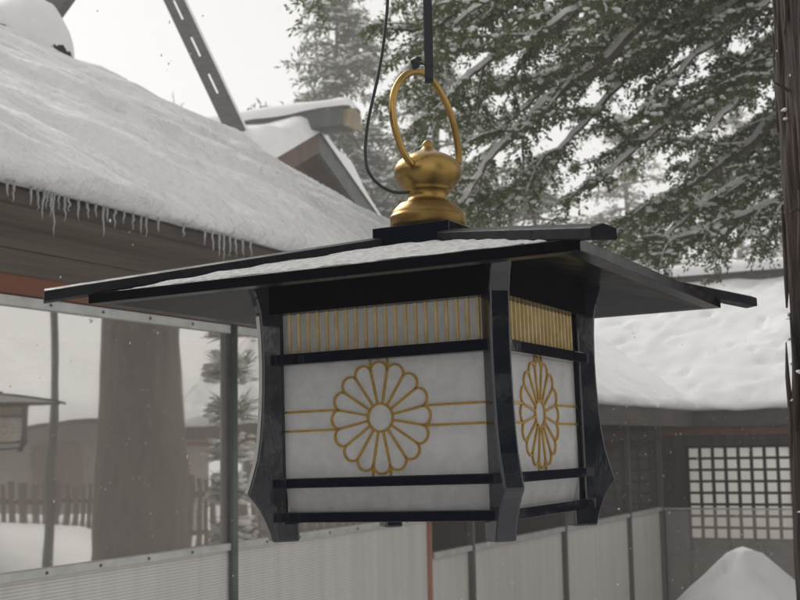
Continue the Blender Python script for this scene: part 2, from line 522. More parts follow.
    for k in range(4):
        dd = rots[k] @ Vector((1, -1, 0)).normalized()
        sd = Vector((-dd.y, dd.x, 0))
        sl = (apex_t - zt) / (math.sqrt(2) * (e - c))
        poly = [(-.021, -.003), (.021, -.003), (.021, .015), (0, .022), (-.021, .015)]
        ra, rb = .105, .748

        def hf(u, v, w):
            return tuple(dd * w + sd * u + Vector((0, 0, zt + sl * (math.sqrt(2) * e - w) + v)))
        MB().prism(poly, hf, ra, rb).build('hip_board', LACQUER_MATT, roof, bevel=.0015)
        # thin snow lying on the slope, ragged where it meets the boards
        f = rfn(k, lambda u, d, h: (u, -d, zt + (apex_t - zt) * (e - d) / (e - c) + h))
        na, nb = 110, 46
        P = np.zeros((na, nb, 3))
        for j in range(nb):
            vv = j / (nb - 1)
            d = e - .006 - vv * (e - c - .006)
            half = d - .026
            for i in range(na):
                uu = -1 + 2 * i / (na - 1)
                u = uu * half
                edge = min((1 - abs(uu)) * half, e - .006 - d + .004, d - c + .02)
                ns = float(fbm(u * 30 + 9 * k, d * 30, 0, 3 + k, 4))
                h = .0050 * (1 - math.exp(-max(edge, 0) / .012)) + .0024 * ns * min(1, edge / .01) - .0010
                far = math.hypot(u + (d if False else 0), 0) / e
                h -= max(0, abs(u) / e - .62) * .012
                P[i, j] = f(u, d, h)
        MB().grid(P).build('roof_snow', SNOW_FINE_SHADED, roof, smooth=True)
    MB().box(-.084, .084, -.084, .084, .372, .4165).build('cap_block', LACQUER, roof, bevel=.0015)
    # gilt finial, upright where it hangs
    Fm = Matrix(((cX[0], 0, 0), (cX[1], 1, 0), (cX[2], 0, 1)))
    Fm = Matrix((Vector(cX), Vector((0, 1, 0)), Vector(cX).cross(Vector((0, 1, 0))))).transposed()
    loc = LM.inverted() @ Fm
    prof = [(.0765, -.018), (.0765, 0), (.0775, .006), (.0765, .011), (.0735, .013), (.0735, .0165), (.0715, .0205), (.0655, .028), (.0605, .033), (.0585, .0355), (.0550, .0362), (.0470, .039), (.0415, .044), (.0400, .050),
            (.0410, .056), (.0445, .061), (.0475, .063), (.0490, .0645), (.0490, .0670), (.0520, .070), (.0585, .077), (.0650, .086), (.0685, .096), (.0690, .104), (.0670, .113), (.0615, .122), (.0520, .1305), (.0400, .137), (.0270, .1425),
            (.0180, .147), (.0125, .152), (.0105, .155), (.0110, .159), (.0098, .164), (.0065, .168), (.002, .1695)]
    fin = MB().lathe(prof, 64).build('finial', GOLD, root, smooth=True)
    fin.matrix_local = Matrix.Translation((0, 0, .4335)) @ loc.to_4x4()
    pl = [(412.5, 168.5), (408, 164.5), (402, 156), (397, 143), (393, 129), (391.5, 114), (393, 99), (398, 86), (406, 76), (416, 71), (425, 71.5), (434, 78), (443, 90), (451, 106), (456, 122), (459, 138), (460, 150), (459.5, 160)]
    pts = []
    for x, y in pl:
        dx = (x - 428.5) / 497
        dy = dx - .026
        q = (2.515 + dy) / 2.515
        pts.append((dx * q, dy, (222 - y) / 497 * q))
    pts = smooth_line(pts, 4)
    ringo = MB().tube(pts, .0071, 14).build('carrying_ring', GOLD, root, smooth=True)
    ringo.matrix_local = Matrix.Translation((0, 0, .4335)) @ loc.to_4x4()
    return root


def smooth_line(p, k=4):
    p = [np.array(q, float) for q in p]
    p = [2 * p[0] - p[1]] + p + [2 * p[-1] - p[-2]]
    out = []
    for i in range(1, len(p) - 2):
        for j in range(k):
            t = j / k
            out.append(.5 * (2 * p[i] + (p[i + 1] - p[i - 1]) * t + (2 * p[i - 1] - 5 * p[i] + 4 * p[i + 1] - p[i + 2]) * t * t + (3 * p[i] - p[i - 1] - 3 * p[i + 1] + p[i + 2]) * t ** 3))
    out.append(p[-2])
    return out


lantern = make_lantern()
prop(lantern, 'large black lacquered hanging lantern with gilt finial and white panels, nearest the viewer', 'lantern', 'black shrine lanterns')

# strap that carries it, with its tie
D = 2.475
rt = at(428.5, 78, D)
strap = wthing('suspension_strap', 'flat black webbing strap looped through the lantern ring', 'strap', tuple(at(428, -600, D)))


def band(pts, w, th, name, parent, mt=STRAP):
    M = MB()
    pts = [np.array(p) for p in pts]
    vs = []
    for i, p in enumerate(pts):
        d = pts[min(i + 1, len(pts) - 1)] - pts[max(i - 1, 0)]
        d /= np.linalg.norm(d)
        a = cX - d * np.dot(cX, d); a /= np.linalg.norm(a)
        if abs(np.dot(cX, d)) > .8: a = np.array([0, 0, 1.0])
        b = np.cross(a, d)
        for su, sv in ((-1, -1), (1, -1), (1, 1), (-1, 1)): vs.append(p + a * su * w / 2 + b * sv * th / 2)
    k = len(pts)
    M.add(vs, [(4 * i + c, 4 * i + (c + 1) % 4, 4 * i + 4 + (c + 1) % 4, 4 * i + 4 + c) for i in range(k - 1) for c in range(4)] + [(3, 2, 1, 0), (4 * k - 4, 4 * k - 3, 4 * k - 2, 4 * k - 1)])
    return M.build(name, mt, parent, bevel=.0008)


ptop = at(427, 0, D)
strap_top = ptop + np.array([0, 0, 4.24 - ptop[2]]) + np.array([.0, 0, 0])
loop = [(.001, .012, .010), (.001, .0115, .001), (.001, .008, -.0055), (.001, .002, -.0085), (.001, -.005, -.0075), (.001, -.010, -.003), (.001, -.012, .004), (.001, -.012, .014)]
dn = (lambda q: rt + q[0] * cX + np.array([0, q[1], q[2] + .0]))
band([strap_top + np.array([0, .012, 0]), at(427.3, 0, D) + np.array([0, .010, 0])] + [dn(q) for q in loop] + [at(428.6, 40, D) + np.array([0, -.008, 0]), at(427.5, 0, D) + np.array([0, -.006, 0]), strap_top + np.array([0, -.004, 0])], .0165, .003, 'webbing', strap)
M = MB()
c0 = at(417, 63, D - .012)
for dx, dz, r_ in ((0, 0, .0085), (-.004, -.006, .0075), (.003, .008, .006), (-.006, .003, .006)):
    q = c0 + cX * dx + np.array([0, 0, dz])
    M.tube([q + np.array([-.006, 0, -.002]), q, q + np.array([.006, 0, .001])], [r_ * .7, r_, r_ * .6], 7)
M.build('tied_knot', STRAP, strap)
band([at(419, 63.5, D - .012), at(426, 64.5, D - .014), at(433, 64, D - .013)], .004, .0016, 'cable_tie', strap)
pc = [(388.5, -330), (388.3, -60), (387.6, 0), (385.5, 25), (382.5, 50.6), (377.5, 78), (372.4, 101), (368, 122), (365.7, 142), (365.4, 156), (367.3, 168.7), (372.5, 178), (379, 184.5), (385, 188.5), (391, 191.2), (397, 192.5), (403, 192.6), (410, 192)]
cab = MB().tube(smooth_line([at(x, y, 2.53 - .04 * min(1, max(0, (y - 150) / 40))) for x, y in pc], 4), .0033, 8).build('power_cable', CABLE, smooth=True)
prop(cab, 'thin black power cable hanging in a loop beside the gilt finial', 'cable')


# ------------------------------------------------------------------ snow-laden roofs
def roof_snow(prof, a0, a1, ds, fn, amp=.03, seed=0, lip=.05, endround=.35, streak=None, endthin=.25):
    """prof: cross-section (s, z, thick share) from under the lip over the top; swept along a from a0 to a1"""
    s_, z_, dens = [], [], []
    cs = smooth_line([(p[0], p[1], p[2]) for p in prof], 1)
    pts = [np.array(cs[0])]
    for p in cs[1:]:
        seg = p - pts[-1]
        L_ = math.hypot(seg[0], seg[1])
        k = max(1, int(L_ / ds))
        st = pts[-1]
        for j in range(1, k + 1): pts.append(st + seg * j / k)
    pts = np.array(pts)
    na = int((a1 - a0) / ds) + 1
    a = np.linspace(a0, a1, na)
    Aa, S = np.meshgrid(a, pts[:, 0], indexing='ij')
    Z = np.broadcast_to(pts[:, 1], Aa.shape).copy()
    W = np.broadcast_to(pts[:, 2], Aa.shape)
    if streak is None:
        nz = fbm(Aa * .8, S * .8, 0, seed, 4) * .6 + vnoise(Aa * 4.5, S * 4.5, 0, seed + 9) * .18
        pit = np.clip(vnoise(Aa * 5.5, S * 6.5, 0, seed + 21) - .35, 0, 1) * 1.1
        nz = nz - pit
    else:
        ca, sa = streak
        p = Aa * ca + S * sa; q = -Aa * sa + S * ca
        nz = fbm(p * .35, q * 1.6, 0, seed, 3) * .32 + fbm(p * 1.3, q * 6.0, 0, seed + 5, 3) * .45 + np.clip(vnoise(p * .9, q * 3.4, 0, seed + 31) - .15, 0, 1) * .9 - np.clip(vnoise(p * 2.2, q * 7.0, 0, seed + 61) - .3, 0, 1) * .8
    Z = Z + amp * nz * W
    lipn = fbm(Aa * 1.7, S * 0 + 3.3, 0, seed + 40, 4)
    S2 = S - lip * lipn * (1 - W) * 1.0 - .02 * vnoise(Aa * 6, S * 6, Z * 5, seed + 50) * (1 - W)
    Z = Z + .05 * fbm(Aa * 1.3, S, 0, seed + 44, 3) * (1 - W) * (Z > pts[0, 1] + .03)
    ed = np.minimum(Aa - a0, a1 - Aa)
    rr = np.clip(ed / endround, 0, 1)
    sh = np.sqrt(np.clip(1 - (1 - rr) ** 2, 0, 1))
    base = np.interp(S, [0, 1], [0, 1]) * 0
    return Aa, S2, Z, sh


def gable_snow(name, parent, a0, a1, ridge, slope, z0, thick, fn, ds=.06, amp=.03, seed=0, streak=None, lip=.06, both=True, endround=.35, smat=None, lipt=None):
    lipz = lipt or thick
    tk = lambda s_: lipz + (thick - lipz) * (1 - math.exp(-max(s_, 0) / .8))
    pr = [(.06, .0, 0), (.0, -.01, 0), (-.04, lipz * .06, 0), (-.07, lipz * .22, 0), (-.07, lipz * .45, .1), (-.05, lipz * .66, .25), (.0, lipz * .84 + .0, .5), (.10, tk(.1) * .97 + .10 * slope, .8)]
    s = .35
    while s < ridge - .3:
        pr.append((s, tk(s) + s * slope, 1)); s += .35
    pr += [(ridge - .18, thick + (ridge - .18) * slope, 1), (ridge, thick + (ridge - .05) * slope, 1)]
    if both:
        pr += [(2 * ridge - q[0], q[1], q[2]) for q in pr[-2::-1]]
    Aa, S, Z, sh = roof_snow(pr, a0, a1, ds, fn, amp, seed, lip, endround, streak)
    deck = np.where(S < ridge, S, 2 * ridge - S) * slope
    deck = np.minimum(deck, Z)
    Z = deck + (Z - deck) * sh
    P = np.stack([np.vectorize(lambda a, s, z: fn(a, s, z)[i])(Aa, S, Z + z0) if False else None for i in ()], -1) if False else fn(Aa, S, Z + z0)
    return MB().grid(P).build(name, smat or SNOW, parent, smooth=True, fix=False)


def fn_side(n_eave):        # a = t along the eave, s = up the slope away from the courtyard
    return lambda a, s, z: np.stack([n_eave - s, a, z], -1)


def fn_back(t_eave):        # a = n, s = up the slope, away along T
    return lambda a, s, z: np.stack([a, t_eave + s, z], -1)


# --- the long hall on the left
hall = thing('shrine_hall', 'long timber shrine hall with snowy roof, icicles and reflective clear winter sheeting', 'building', -7.5, 6, 0)
T0, T1 = -6.5, 10.62
EA = -4.3
deck_sl = .55
# wall
M = MB()
for i in range(5):
    z0 = 2.985 + i * .15
    M.box(-5.10, -5.0 + .004 * (i % 2), T0, T1, z0, z0 + .146)
M.build('wall_boards', BOARD, hall, bevel=.003)
MB().box(-5.12, -4.975, T0, T1 + .02, 2.872, 2.982).build('wall_beam', REDBEAM, hall, bevel=.004)
M = MB()
for i in range(4):
    s0 = i * .165
    zz = 3.268 + .10 * 0
    M.hexa([(EA - .06 - s0 - .16, T0, zz - .02), (EA - .06 - s0, T0, zz - .02), (EA - .06 - s0, T1 + .4, zz - .02), (EA - .06 - s0 - .16, T1 + .4, zz - .02),
            (EA - .06 - s0 - .16, T0, zz), (EA - .06 - s0, T0, zz), (EA - .06 - s0, T1 + .4, zz), (EA - .06 - s0 - .16, T1 + .4, zz)])
M.build('soffit', BOARD, hall, bevel=.003)
MB().box(EA - .055, EA + .0, T0, T1 + .55, 3.20, 3.285).build('eave_fascia', DARKWOOD, hall, bevel=.005)
# roof deck (thin, under the snow) with both slopes
M = MB()
RS = 5.7
for sg in (0, 1):
    a_ = [(EA - .0, 3.288), (EA - RS, 3.288 + RS * deck_sl), (EA - RS, 3.288 + RS * deck_sl - .1), (EA, 3.27)]
    if sg: a_ = [(2 * (EA - RS) - x, z) for x, z in a_]
    M.prism(a_, lambda u, v, w: (u, w, v), T0, T1 + .5)
M.build('roof', DARKWOOD, hall)
M = MB().prism([(-5.0, 2.2), (-5.0, 3.4), (EA - RS, 3.15 + RS * deck_sl), (-15.0, 3.4), (-15.0, 2.2)], lambda u, v, w: (u, w, v), T1 - .12, T1)
M.build('gable_wall', GABLEWOOD, hall)
for sg in (0, 1):
    pl = [(EA + .02, 3.27), (EA - RS, 3.27 + RS * deck_sl), (EA - RS, 3.02 + RS * deck_sl), (EA + .02, 3.05)]
    if sg: pl = [(2 * (EA - RS) - x, z) for x, z in pl]
    MB().prism(pl, lambda u, v, w: (u, w, v), T1 + .5, T1 + .56).build('barge_board', SLATE, hall, bevel=.006)
hsnow = gable_snow('roof_snow', hall, T0, T1 + .62, RS, deck_sl, 3.292, .32, fn_side(EA), ds=.036, amp=.115, seed=5, streak=(-.62, .78), lip=.06, smat=SNOW_ROOF, lipt=.15)
# snow-capped ridge pieces and the forked finial at the far end
zr = 3.29 + RS * deck_sl
for tt, rr in ((10.35, .50), (8.7, .55), (6.6, .5)):
    lg = MB().tube([(EA - RS - .75, tt, zr + .02), (EA - RS + .72, tt, zr + .02)], .12, 16).build('ridge_log', DARKWOOD, hall, smooth=True)
    a = np.linspace(-1, 1, 40); b = np.linspace(0, math.pi, 18)
    AA, BB = np.meshgrid(a, b, indexing='ij')
    prof_ = np.sqrt(np.clip(1 - np.abs(AA) ** 3.2, 0, 1))
    P = np.stack([EA - RS + AA * .82, tt + np.cos(BB) * (.30 + .14 * prof_) * (.5 + .5 * prof_), zr - .04 + np.sin(BB) * ((rr + .20) * prof_ + .02) + .03 * fbm(AA * 3, BB * 2, 0, int(tt * 7), 3)], -1)
    MB().grid(P).build('log_snow', SNOW, lg, smooth=True)
MB().box(EA - RS - .22, EA - RS + .22, T0, T1 + .45, zr + .02, zr + .24).build('ridge_beam', DARKWOOD, hall, bevel=.01)
a = np.linspace(T0, T1 + .3, 220); b = np.linspace(0, math.pi, 18)
AA, BB = np.meshgrid(a, b, indexing='ij')
e_ = np.sqrt(np.clip(1 - (1 - np.clip(np.minimum(AA - T0, T1 + .3 - AA) / .4, 0, 1)) ** 2, 0, 1))
P = np.stack([EA - RS + np.cos(BB) * .38, AA, zr + .16 + np.sin(BB) * .38 * e_ + .05 * fbm(AA * .9, BB, 0, 77, 3)], -1)
MB().grid(P).build('ridge_snow', SNOW, hall, smooth=True)


def arm_holes(M, fn, L_, w, holes):      # slotted finial arm: u along, v across
    us, hs = [0], set()
    for c_, l_ in holes: us += [c_ - l_ / 2, c_ + l_ / 2]
    us.append(L_)
    for i in range(len(holes)): hs.add((1 + 2 * i, 1))
    M.plate(us, [-w / 2, -w * .035, w * .05, w / 2], hs, fn, -.06, .06)


for sg in (1,):
    dv = np.array([sg * .72, 0, .69])
    ac = np.array([0, 1.0, 0]); bc = np.cross(dv, ac)
    o_ = np.array([EA - RS - .92, T1 + .44, zr - .13])
    M = MB()
    arm_holes(M, lambda u, v, w, o_=o_, dv=dv, bc=bc, ac=ac: tuple(o_ + dv * u + bc * v + ac * w), 3.2, .30, [(1.7, .35), (2.2, .35), (2.7, .35)])
    M.build('finial_arm', SLATE, hall)
# icicles
ice_pts = [(8, 9), (14, 14), (31, 13), (38, 17), (43.5, 26), (47, 12), (51, 21), (54.5, 44), (59, 10), (65, 22), (69, 9), (78, 17), (88, 12), (96, 8), (104, 30), (107, 10), (115, 15), (124, 8), (133, 13), (141, 15), (147, 17), (158, 8), (184, 6),
           (205, 10), (213, 15), (219, 20), (224, 24), (230, 17), (236, 15), (243, 13), (251, 10)]
for x, l_ in ice_pts:
    r_ = cX * (x - 400) / FPX + cU * (300 - (178 + .276 * x)) / FPX + cF
    k = (EA + .035) / float(np.dot(r_, vN))
    p = EYE + k * r_
    n_, t_ = float(np.dot(p, vN)), float(np.dot(p, vT))
    ln = l_ / FPX * k * .82
    zt_ = 3.275
    q = [(n_, t_, zt_ + .02)]
    rad = [.008]
    for j in range(1, 7):
        q.append((n_ + .004 * random.uniform(-1, 1), t_ + .006 * random.uniform(-1, 1), zt_ - (ln + .03) * j / 6))
        rad.append(.0062 * (1 - j / 6) ** .8 * random.uniform(.8, 1.15) + .0014)
    MB().tube(q, rad, 6).build('icicle', ICE, hsnow, smooth=True)
# glazing, rails and lower sheets
POLE_T = 7.387
for z0, z1, nm in ((2.805, 2.862, 'top_rail'), (1.297, 1.345, 'sill_rail')):
    rl_ = MB().box(-5.0, -4.955, T0, T1, z0, z1).build(nm, STEEL, hall, bevel=.004)
    t_ = 4.6
    while t_ < T1:
        MB().tube([(-4.956, t_, (z0 + z1) / 2), (-4.949, t_, (z0 + z1) / 2)], .010, 8).build('bolt', POLE, rl_); t_ += .46
for a_, b_ in ((T0, -2.2), (-2.2, 3.1), (3.1, POLE_T), (POLE_T, T1)):
    MB().box(-4.996, -4.992, a_ + .004, b_ - .004, 1.346, 2.804).build('window_sheet', GLAZE, hall)
    MB().box(-4.998, -4.988, a_ + .004, b_ - .004, -.55, 1.296).build('lower_sheet', RIBBED, hall)
for t_ in (POLE_T, 3.1, -2.2):
    MB().tube([(-4.953, t_, -.55), (-4.953, t_, 2.87)], .030, 14).build('support_pole', POLE, hall, smooth=True)
MB().box(-5.08, -4.95, T1 - .01, T1 + .03, -.55, 2.87).build('end_post', COPPER, hall, bevel=.008)
M = MB().box(-9.0, -8.9, T0, T1 - .15, .3, 3.6).build('inner_wall', DARKWOOD, hall)
M = MB().box(-9.0, -5.03, T0, T1 - .15, .22, .30).build('inner_floor', DARKWOOD, hall)

# --- side corridor (lower) that joins the hall to the corridor at the back
side = thing('side_corridor', 'low covered corridor with frosted lower sheets, running behind the lantern to the corner', 'building', -6.5, 15, 0)
CL, CSL, SSL = 3.8, .60, .57
BK = 19.05          # front wall of the back corridor
BE = BK - .63       # its eave
gable_snow('roof_snow', side, T1 + .7, BK + 7, CL, SSL, 2.435, .17, fn_side(EA), ds=.085, amp=.05, seed=15, lip=.03)
MB().box(EA - .06, EA, T1 + .6, BE + .0, 2.19, 2.43).build('eave_fascia', DARKWOOD, side, bevel=.006)
M = MB()
for sg in (0, 1):
    a_ = [(EA - .07, 2.39), (EA - CL, 2.39 + CL * SSL), (EA - CL, 2.29 + CL * SSL), (EA - .07, 2.31)]
    if sg: a_ = [(2 * (EA - CL) - x, z) for x, z in a_]
    M.prism(a_, lambda u, v, w: (u, w, v), T1 + .6, BK + 7)
M.build('roof', DARKWOOD, side)
MB().box(-5.06, -4.96, T1 + .1, BK, .945, 1.0).build('sill_rail', STEEL, side, bevel=.004)
MB().box(-5.10, -4.98, T1 + .1, BK, 2.02, 2.14).build('head_beam', GABLEWOOD, side, bevel=.004)
ts = [T1 + .09, 11.64, 14.47, 17.25, BK - .06]
for t_ in ts[1:]:
    MB().box(-5.10, -4.95, t_ - .026, t_ + .026, -.55, 2.32).build('corridor_post', GREYWALL, side, bevel=.005)
for a_, b_ in zip(ts[:-1], ts[1:]):
    MB().box(-5.02, -5.01, a_ + .028, b_ - .028, -.55, .944).build('lower_sheet', FROST, side)
    MB().box(-5.02, -5.015, a_ + .028, b_ - .028, 1.001, 2.019).build('upper_sheet', CLEAR, side)
MB().box(-7.4, -7.3, T1 + .1, BK + 3, .2, 3.4).build('inner_wall', GABLEWOOD, side)
MB().box(-7.3, -5.12, T1 + .1, BK + 3, -.6, .2).build('inner_floor', DARKWOOD, side)
M = MB().box(-7.0, -6.7, 13.2, 14.4, .2, 1.35)
M.build('inner_bench', PALEWOOD, side, bevel=.01)

# --- back corridor with the lattice window
back = thing('back_corridor', 'covered corridor with square lattice window under a deep snowy roof, facing the viewer', 'building', -2, 21, 0)
N0, N1 = -11.0, 4.0
gable_snow('roof_snow', back, N0, N1, CL, CSL, 2.435, .17, fn_back(BE), ds=.07, amp=.10, seed=25, lip=.03, both=False)
MB().box(EA - .0, N1, BE, BE + .06, 2.19, 2.43).build('eave_fascia', DARKWOOD, back, bevel=.006)
n_ = EA + .2
while n_ < N1:
    MB().box(n_, n_ + .05, BE - .014, BE - .002, 2.22, 2.40).build('rafter_end', DARKWOOD, back); n_ += .155
MB().prism([(BE + .07, 2.39), (BE + CL, 2.39 + CL * CSL), (BE + CL, 2.29 + CL * CSL), (BE + .07, 2.31)], lambda u, v, w: (w, u, v), N0, N1).build('roof', DARKWOOD, back)
zrid = 2.44 + CL * CSL
MB().box(-8.0, N1, BE + CL - .16, BE + CL + .16, zrid - .15, zrid + .17).build('ridge_board', DARKWOOD, back, bevel=.01)
a = np.linspace(-8.0, N1, 200); b = np.linspace(-.15, math.pi + .15, 16)
AA, BB = np.meshgrid(a, b, indexing='ij')
P = np.stack([AA, BE + CL + np.cos(BB) * .27, zrid + .20 + np.sin(BB) * .20 + .025 * fbm(AA * .8, BB, 0, 57, 3)], -1)
MB().grid(P).build('ridge_snow', SNOW, back, smooth=True)
MB().box(-5.0, N1, BK - .03, BK + .03, .955, .985).build('sill_rail', STEEL, back, bevel=.004)
MB().box(-5.0, N1, BK - .06, BK + .06, 2.07, 2.17).build('head_beam', REDBEAM, back, bevel=.004)
ps = [-5.0, -2.7, -.4, 1.9, N1]
for n_ in ps[1:]:
    MB().box(n_ - .06, n_ + .06, BK - .075, BK + .075, -.55, 2.33).build('corridor_post', DARKWOOD, back, bevel=.005)
for a_, b_ in zip(ps[:-1], ps[1:]):
    MB().box(a_ + .062, b_ - .062, BK - .008, BK + .002, -.55, .944).build('lower_sheet', HAZY, back)
MB().box(-5.0, N1, BK + .06, BK + 2.35, -.6, .2).build('inner_floor', DARKWOOD, back)
# rear wall with the window opening
WT = BK + 2.3


def on_rear(x, y):
    r_ = cX * (x - 400) / FPX + cU * (300 - y) / FPX + cF
    k = WT / float(np.dot(r_, vT))
    return nt(EYE + k * r_)


wl, wr = on_rear(687, 446)[0], on_rear(790.5, 446)[0]
wz1, wz0 = on_rear(738, 446.5)[2], on_rear(738, 539.5)[2]
MB().plate([-9.5, wl, wr, N1], [.1, wz0, wz1, 3.2], {(1, 1)}, lambda u, v, w: (u, WT + w, v), 0, .10).build('rear_wall', GREYWALL, back)
win = MB()
nc, nr = 8, 8
cwid, chei = (wr - wl) / nc, (wz1 - wz0) / nr
for i in range(nc + 1):
    win.box(wl + i * cwid - .026, wl + i * cwid + .026, WT - .03, WT + .01, wz0 - .02, wz1 + .02)
for j in range(nr + 1):
    win.box(wl - .03, wr + .03, WT - .034, WT + .006, wz0 + j * chei - .022, wz0 + j * chei + .022)
lw = win.build('lattice_window', DARKWOOD, back)
MB().box(wl - .02, wr + .02, WT + .03, WT + .034, wz0 - .02, wz1 + .02).build('window_paper', PAPER, lw)

# --- main hall farther back: gable end, capped ridge and slotted finial
mh = thing('main_hall', 'distant main hall gable with brown timber, gilt ridge end and thick snow', 'building', -13, 20.5, 0)
GT, GN, GZ = 20.55, -12.02, 8.02
SL2 = .52
EL = 6.0
for sg in (-1, 1):
    a_ = [(GT, GZ), (GT + sg * EL, GZ - EL * SL2), (GT + sg * EL, GZ - EL * SL2 - .28), (GT, GZ - .28)]
    MB().prism(a_, lambda u, v, w: (w, u, v), -24, GN + .12).build('roof_slope', GABLEWOOD, mh)
    b_ = [(GT, GZ + .02), (GT + sg * EL, GZ - EL * SL2 + .02), (GT + sg * EL, GZ - EL * SL2 - .38), (GT, GZ - .38)]
    MB().prism(b_, lambda u, v, w: (w, u, v), GN + .125, GN + .22).build('barge_board', PATINA if sg > 0 else GABLEWOOD, mh)
MB().prism([(GT, GZ - .3), (GT + 4.6, GZ - .3 - 4.6 * SL2), (GT + 4.6, 0), (GT - 4.6, 0), (GT - 4.6, GZ - .3 - 4.6 * SL2)], lambda u, v, w: (w, u, v), -23, GN - .35).build('gable_wall', GABLEWOOD, mh)
MB().prism([(GT - .15, GZ - .75), (GT - 2.2, GZ - .75 - 2.05 * SL2), (GT - 2.2, GZ - 3.2), (GT - 1.1, GZ - 3.2)], lambda u, v, w: (w, u, v), GN - .34, GN - .28).build('gable_panel', PALEWOOD, mh)
rb_ = MB().box(-24, GN + .92, GT - .27, GT + .27, GZ + .02, GZ + .36).build('ridge_beam', PATINA, mh, bevel=.015)
MB().prism([(GT - .30, GZ - .02), (GT + .30, GZ - .02), (GT + .30, GZ + .30), (GT, GZ + .44), (GT - .30, GZ + .30)], lambda u, v, w: (w, u, v), GN + .925, GN + 1.0).build('ridge_end', BRASS, rb_, bevel=.01)


def snow_cap(name, parent, a0, a1, fn, halfw, h, seed, rnd=.35, low=.1):
    a = np.linspace(a0, a1, 120); b = np.linspace(-low, math.pi + low, 20)
    AA, BB = np.meshgrid(a, b, indexing='ij')
    e_ = np.sqrt(np.clip(1 - (1 - np.clip(np.minimum(AA - a0, a1 - AA) / rnd, 0, 1)) ** 2, 0, 1))
    w = np.cos(BB) * halfw * (.75 + .25 * e_)
    hh = np.sin(BB) * h * (.12 + .88 * e_) + .04 * h / .3 * fbm(AA * .8, BB, 0, seed, 3)
    return MB().grid(fn(AA, w, hh)).build(name, SNOW, parent, smooth=True)


snow_cap('ridge_snow', rb_, -24, GN + 1.02, lambda a, w, h: np.stack([a, GT + w, GZ + .37 + h], -1), .33, .28, 91, low=0)
for sg in (-1, 1):
    ns, na = 60, 90
    s = np.linspace(0, EL + .05, ns); a = np.linspace(-24, GN + .26, na)
    AA, SS = np.meshgrid(a, s, indexing='ij')
    e_ = np.sqrt(np.clip(1 - (1 - np.clip((GN + .26 - AA) / .4, 0, 1)) ** 2, 0, 1)) * np.sqrt(np.clip(1 - (1 - np.clip((EL + .05 - SS) / .3, 0, 1)) ** 2, 0, 1))
    th_ = .02 + .42 * e_ + .08 * e_ * fbm(AA * .7, SS * .7, 0, 61 + sg, 3) + .16 * e_ * np.exp(-((SS - 1.5) / .35) ** 2)
    P = np.stack([AA, GT + sg * SS, GZ - SS * SL2 + th_], -1)
    MB().grid(P).build('roof_snow', SNOW, mh, smooth=True)
pA, pB = at(240, 140, 23.0), at(170, -8, 23.0)
a0_, b0_ = np.array(nt(pA)), np.array(nt(pB))
dv = (b0_ - a0_) / np.linalg.norm(b0_ - a0_)
vw = np.array(nt(at(205, 60, 23.0) - np.array([0, 0, 2.0]))); vw[2] += 0
vw = vw / np.linalg.norm(vw)
bc = np.cross(dv, vw); bc /= np.linalg.norm(bc)
wc = np.cross(bc, dv)
M = MB()
o_ = a0_ - dv * .9
arm_holes(M, lambda u, v, w: tuple(o_ + dv * u + bc * v + wc * w), 6.4, .35, [(2.05, .42), (2.80, .42), (3.55, .42)])
fa = M.build('finial_arm', SLATE, mh)
M = MB()
for sgn in (1,):
    vs_ = []
    M.hexa([tuple(o_ + dv * u + bc * v * .0 + bc * (sgn * v) + wc * w) for w in (-.055, .055) for (u, v) in ((.9, -.178), (6.4, -.178), (6.4, -.215), (.9, -.215))])
M.build('arm_snow', SNOW, fa)

# --- unseen gate behind the viewer, shaped to darken lacquer reflections; beam carries the lantern
gate = thing('unseen_gate', 'unseen dark timber gate, shaped to darken lacquer reflections, whose long beam carries the lantern', 'gate', -2.5, -2.5, 0)
for n_ in (-4.15, -.95):
    MB().box(n_ - .13, n_ + .13, -2.63, -2.37, -.4, 3.7).build('gate_post', DARKWOOD, gate, bevel=.01)
MB().box(-4.02, -1.081, -2.58, -2.42, 1.40, 3.4).build('reflection_board', DARKWOOD, gate)  # deep dark board, added and sized to darken the lantern's front reflections
MB().prism([(-3.4, 3.55), (-2.5, 4.02), (-1.6, 3.55), (-1.6, 3.63), (-2.5, 4.12), (-3.4, 3.63)], lambda u, v, w: (w, u, v), -4.6, -.5).build('roof', DARKWOOD, gate)
MB().prism([(-3.42, 3.64), (-2.5, 4.13), (-1.58, 3.64), (-1.62, 3.80), (-2.5, 4.36), (-3.38, 3.80)], lambda u, v, w: (w, u, v), -4.58, -.52).build('roof_snow', SNOW, gate, bevel=.05)
MB().box(-1.13, -.97, -2.7, 2.9, 4.24, 4.46).build('carrying_beam', DARKWOOD, gate, bevel=.01)

# ------------------------------------------------------------------ ground
gx = np.concatenate([np.linspace(-300, -24, 12), np.linspace(-20, 34, 136), np.linspace(40, 300, 12)])
gy = np.concatenate([np.linspace(-300, -24, 12), np.linspace(-20, 44, 160), np.linspace(50, 400, 14)])
XX, YY = np.meshgrid(gx, gy, indexing='ij')
NN = XX * vN[0] + YY * vN[1]; TT = XX * vT[0] + YY * vT[1]
bank = 1 / (1 + np.exp(-(NN - 1.6) * 1.6)) * 1 / (1 + np.exp(-(TT - 4.2) * 1.6)) / (1 + np.exp((TT - 17.2) * 2.5))
far_ = 1 / (1 + np.exp(-(NN - 1.3) * 2.5)) / (1 + np.exp(-(TT - 5.5) * 1.2)) / (1 + np.exp((TT - 17.2) * 2.5))
ZZ = .30 * bank + 1.25 * far_ + .05 * fbm(XX * .5, YY * .5, 0, 4, 4) * (np.hypot(XX, YY) < 45)
ZZ = ZZ - .5 + .35 / (1 + np.exp((TT - 4) * 1.5))
ZZ = np.where((NN < -4.8) & (TT < 30) & (TT > -3), ZZ - .05, ZZ)
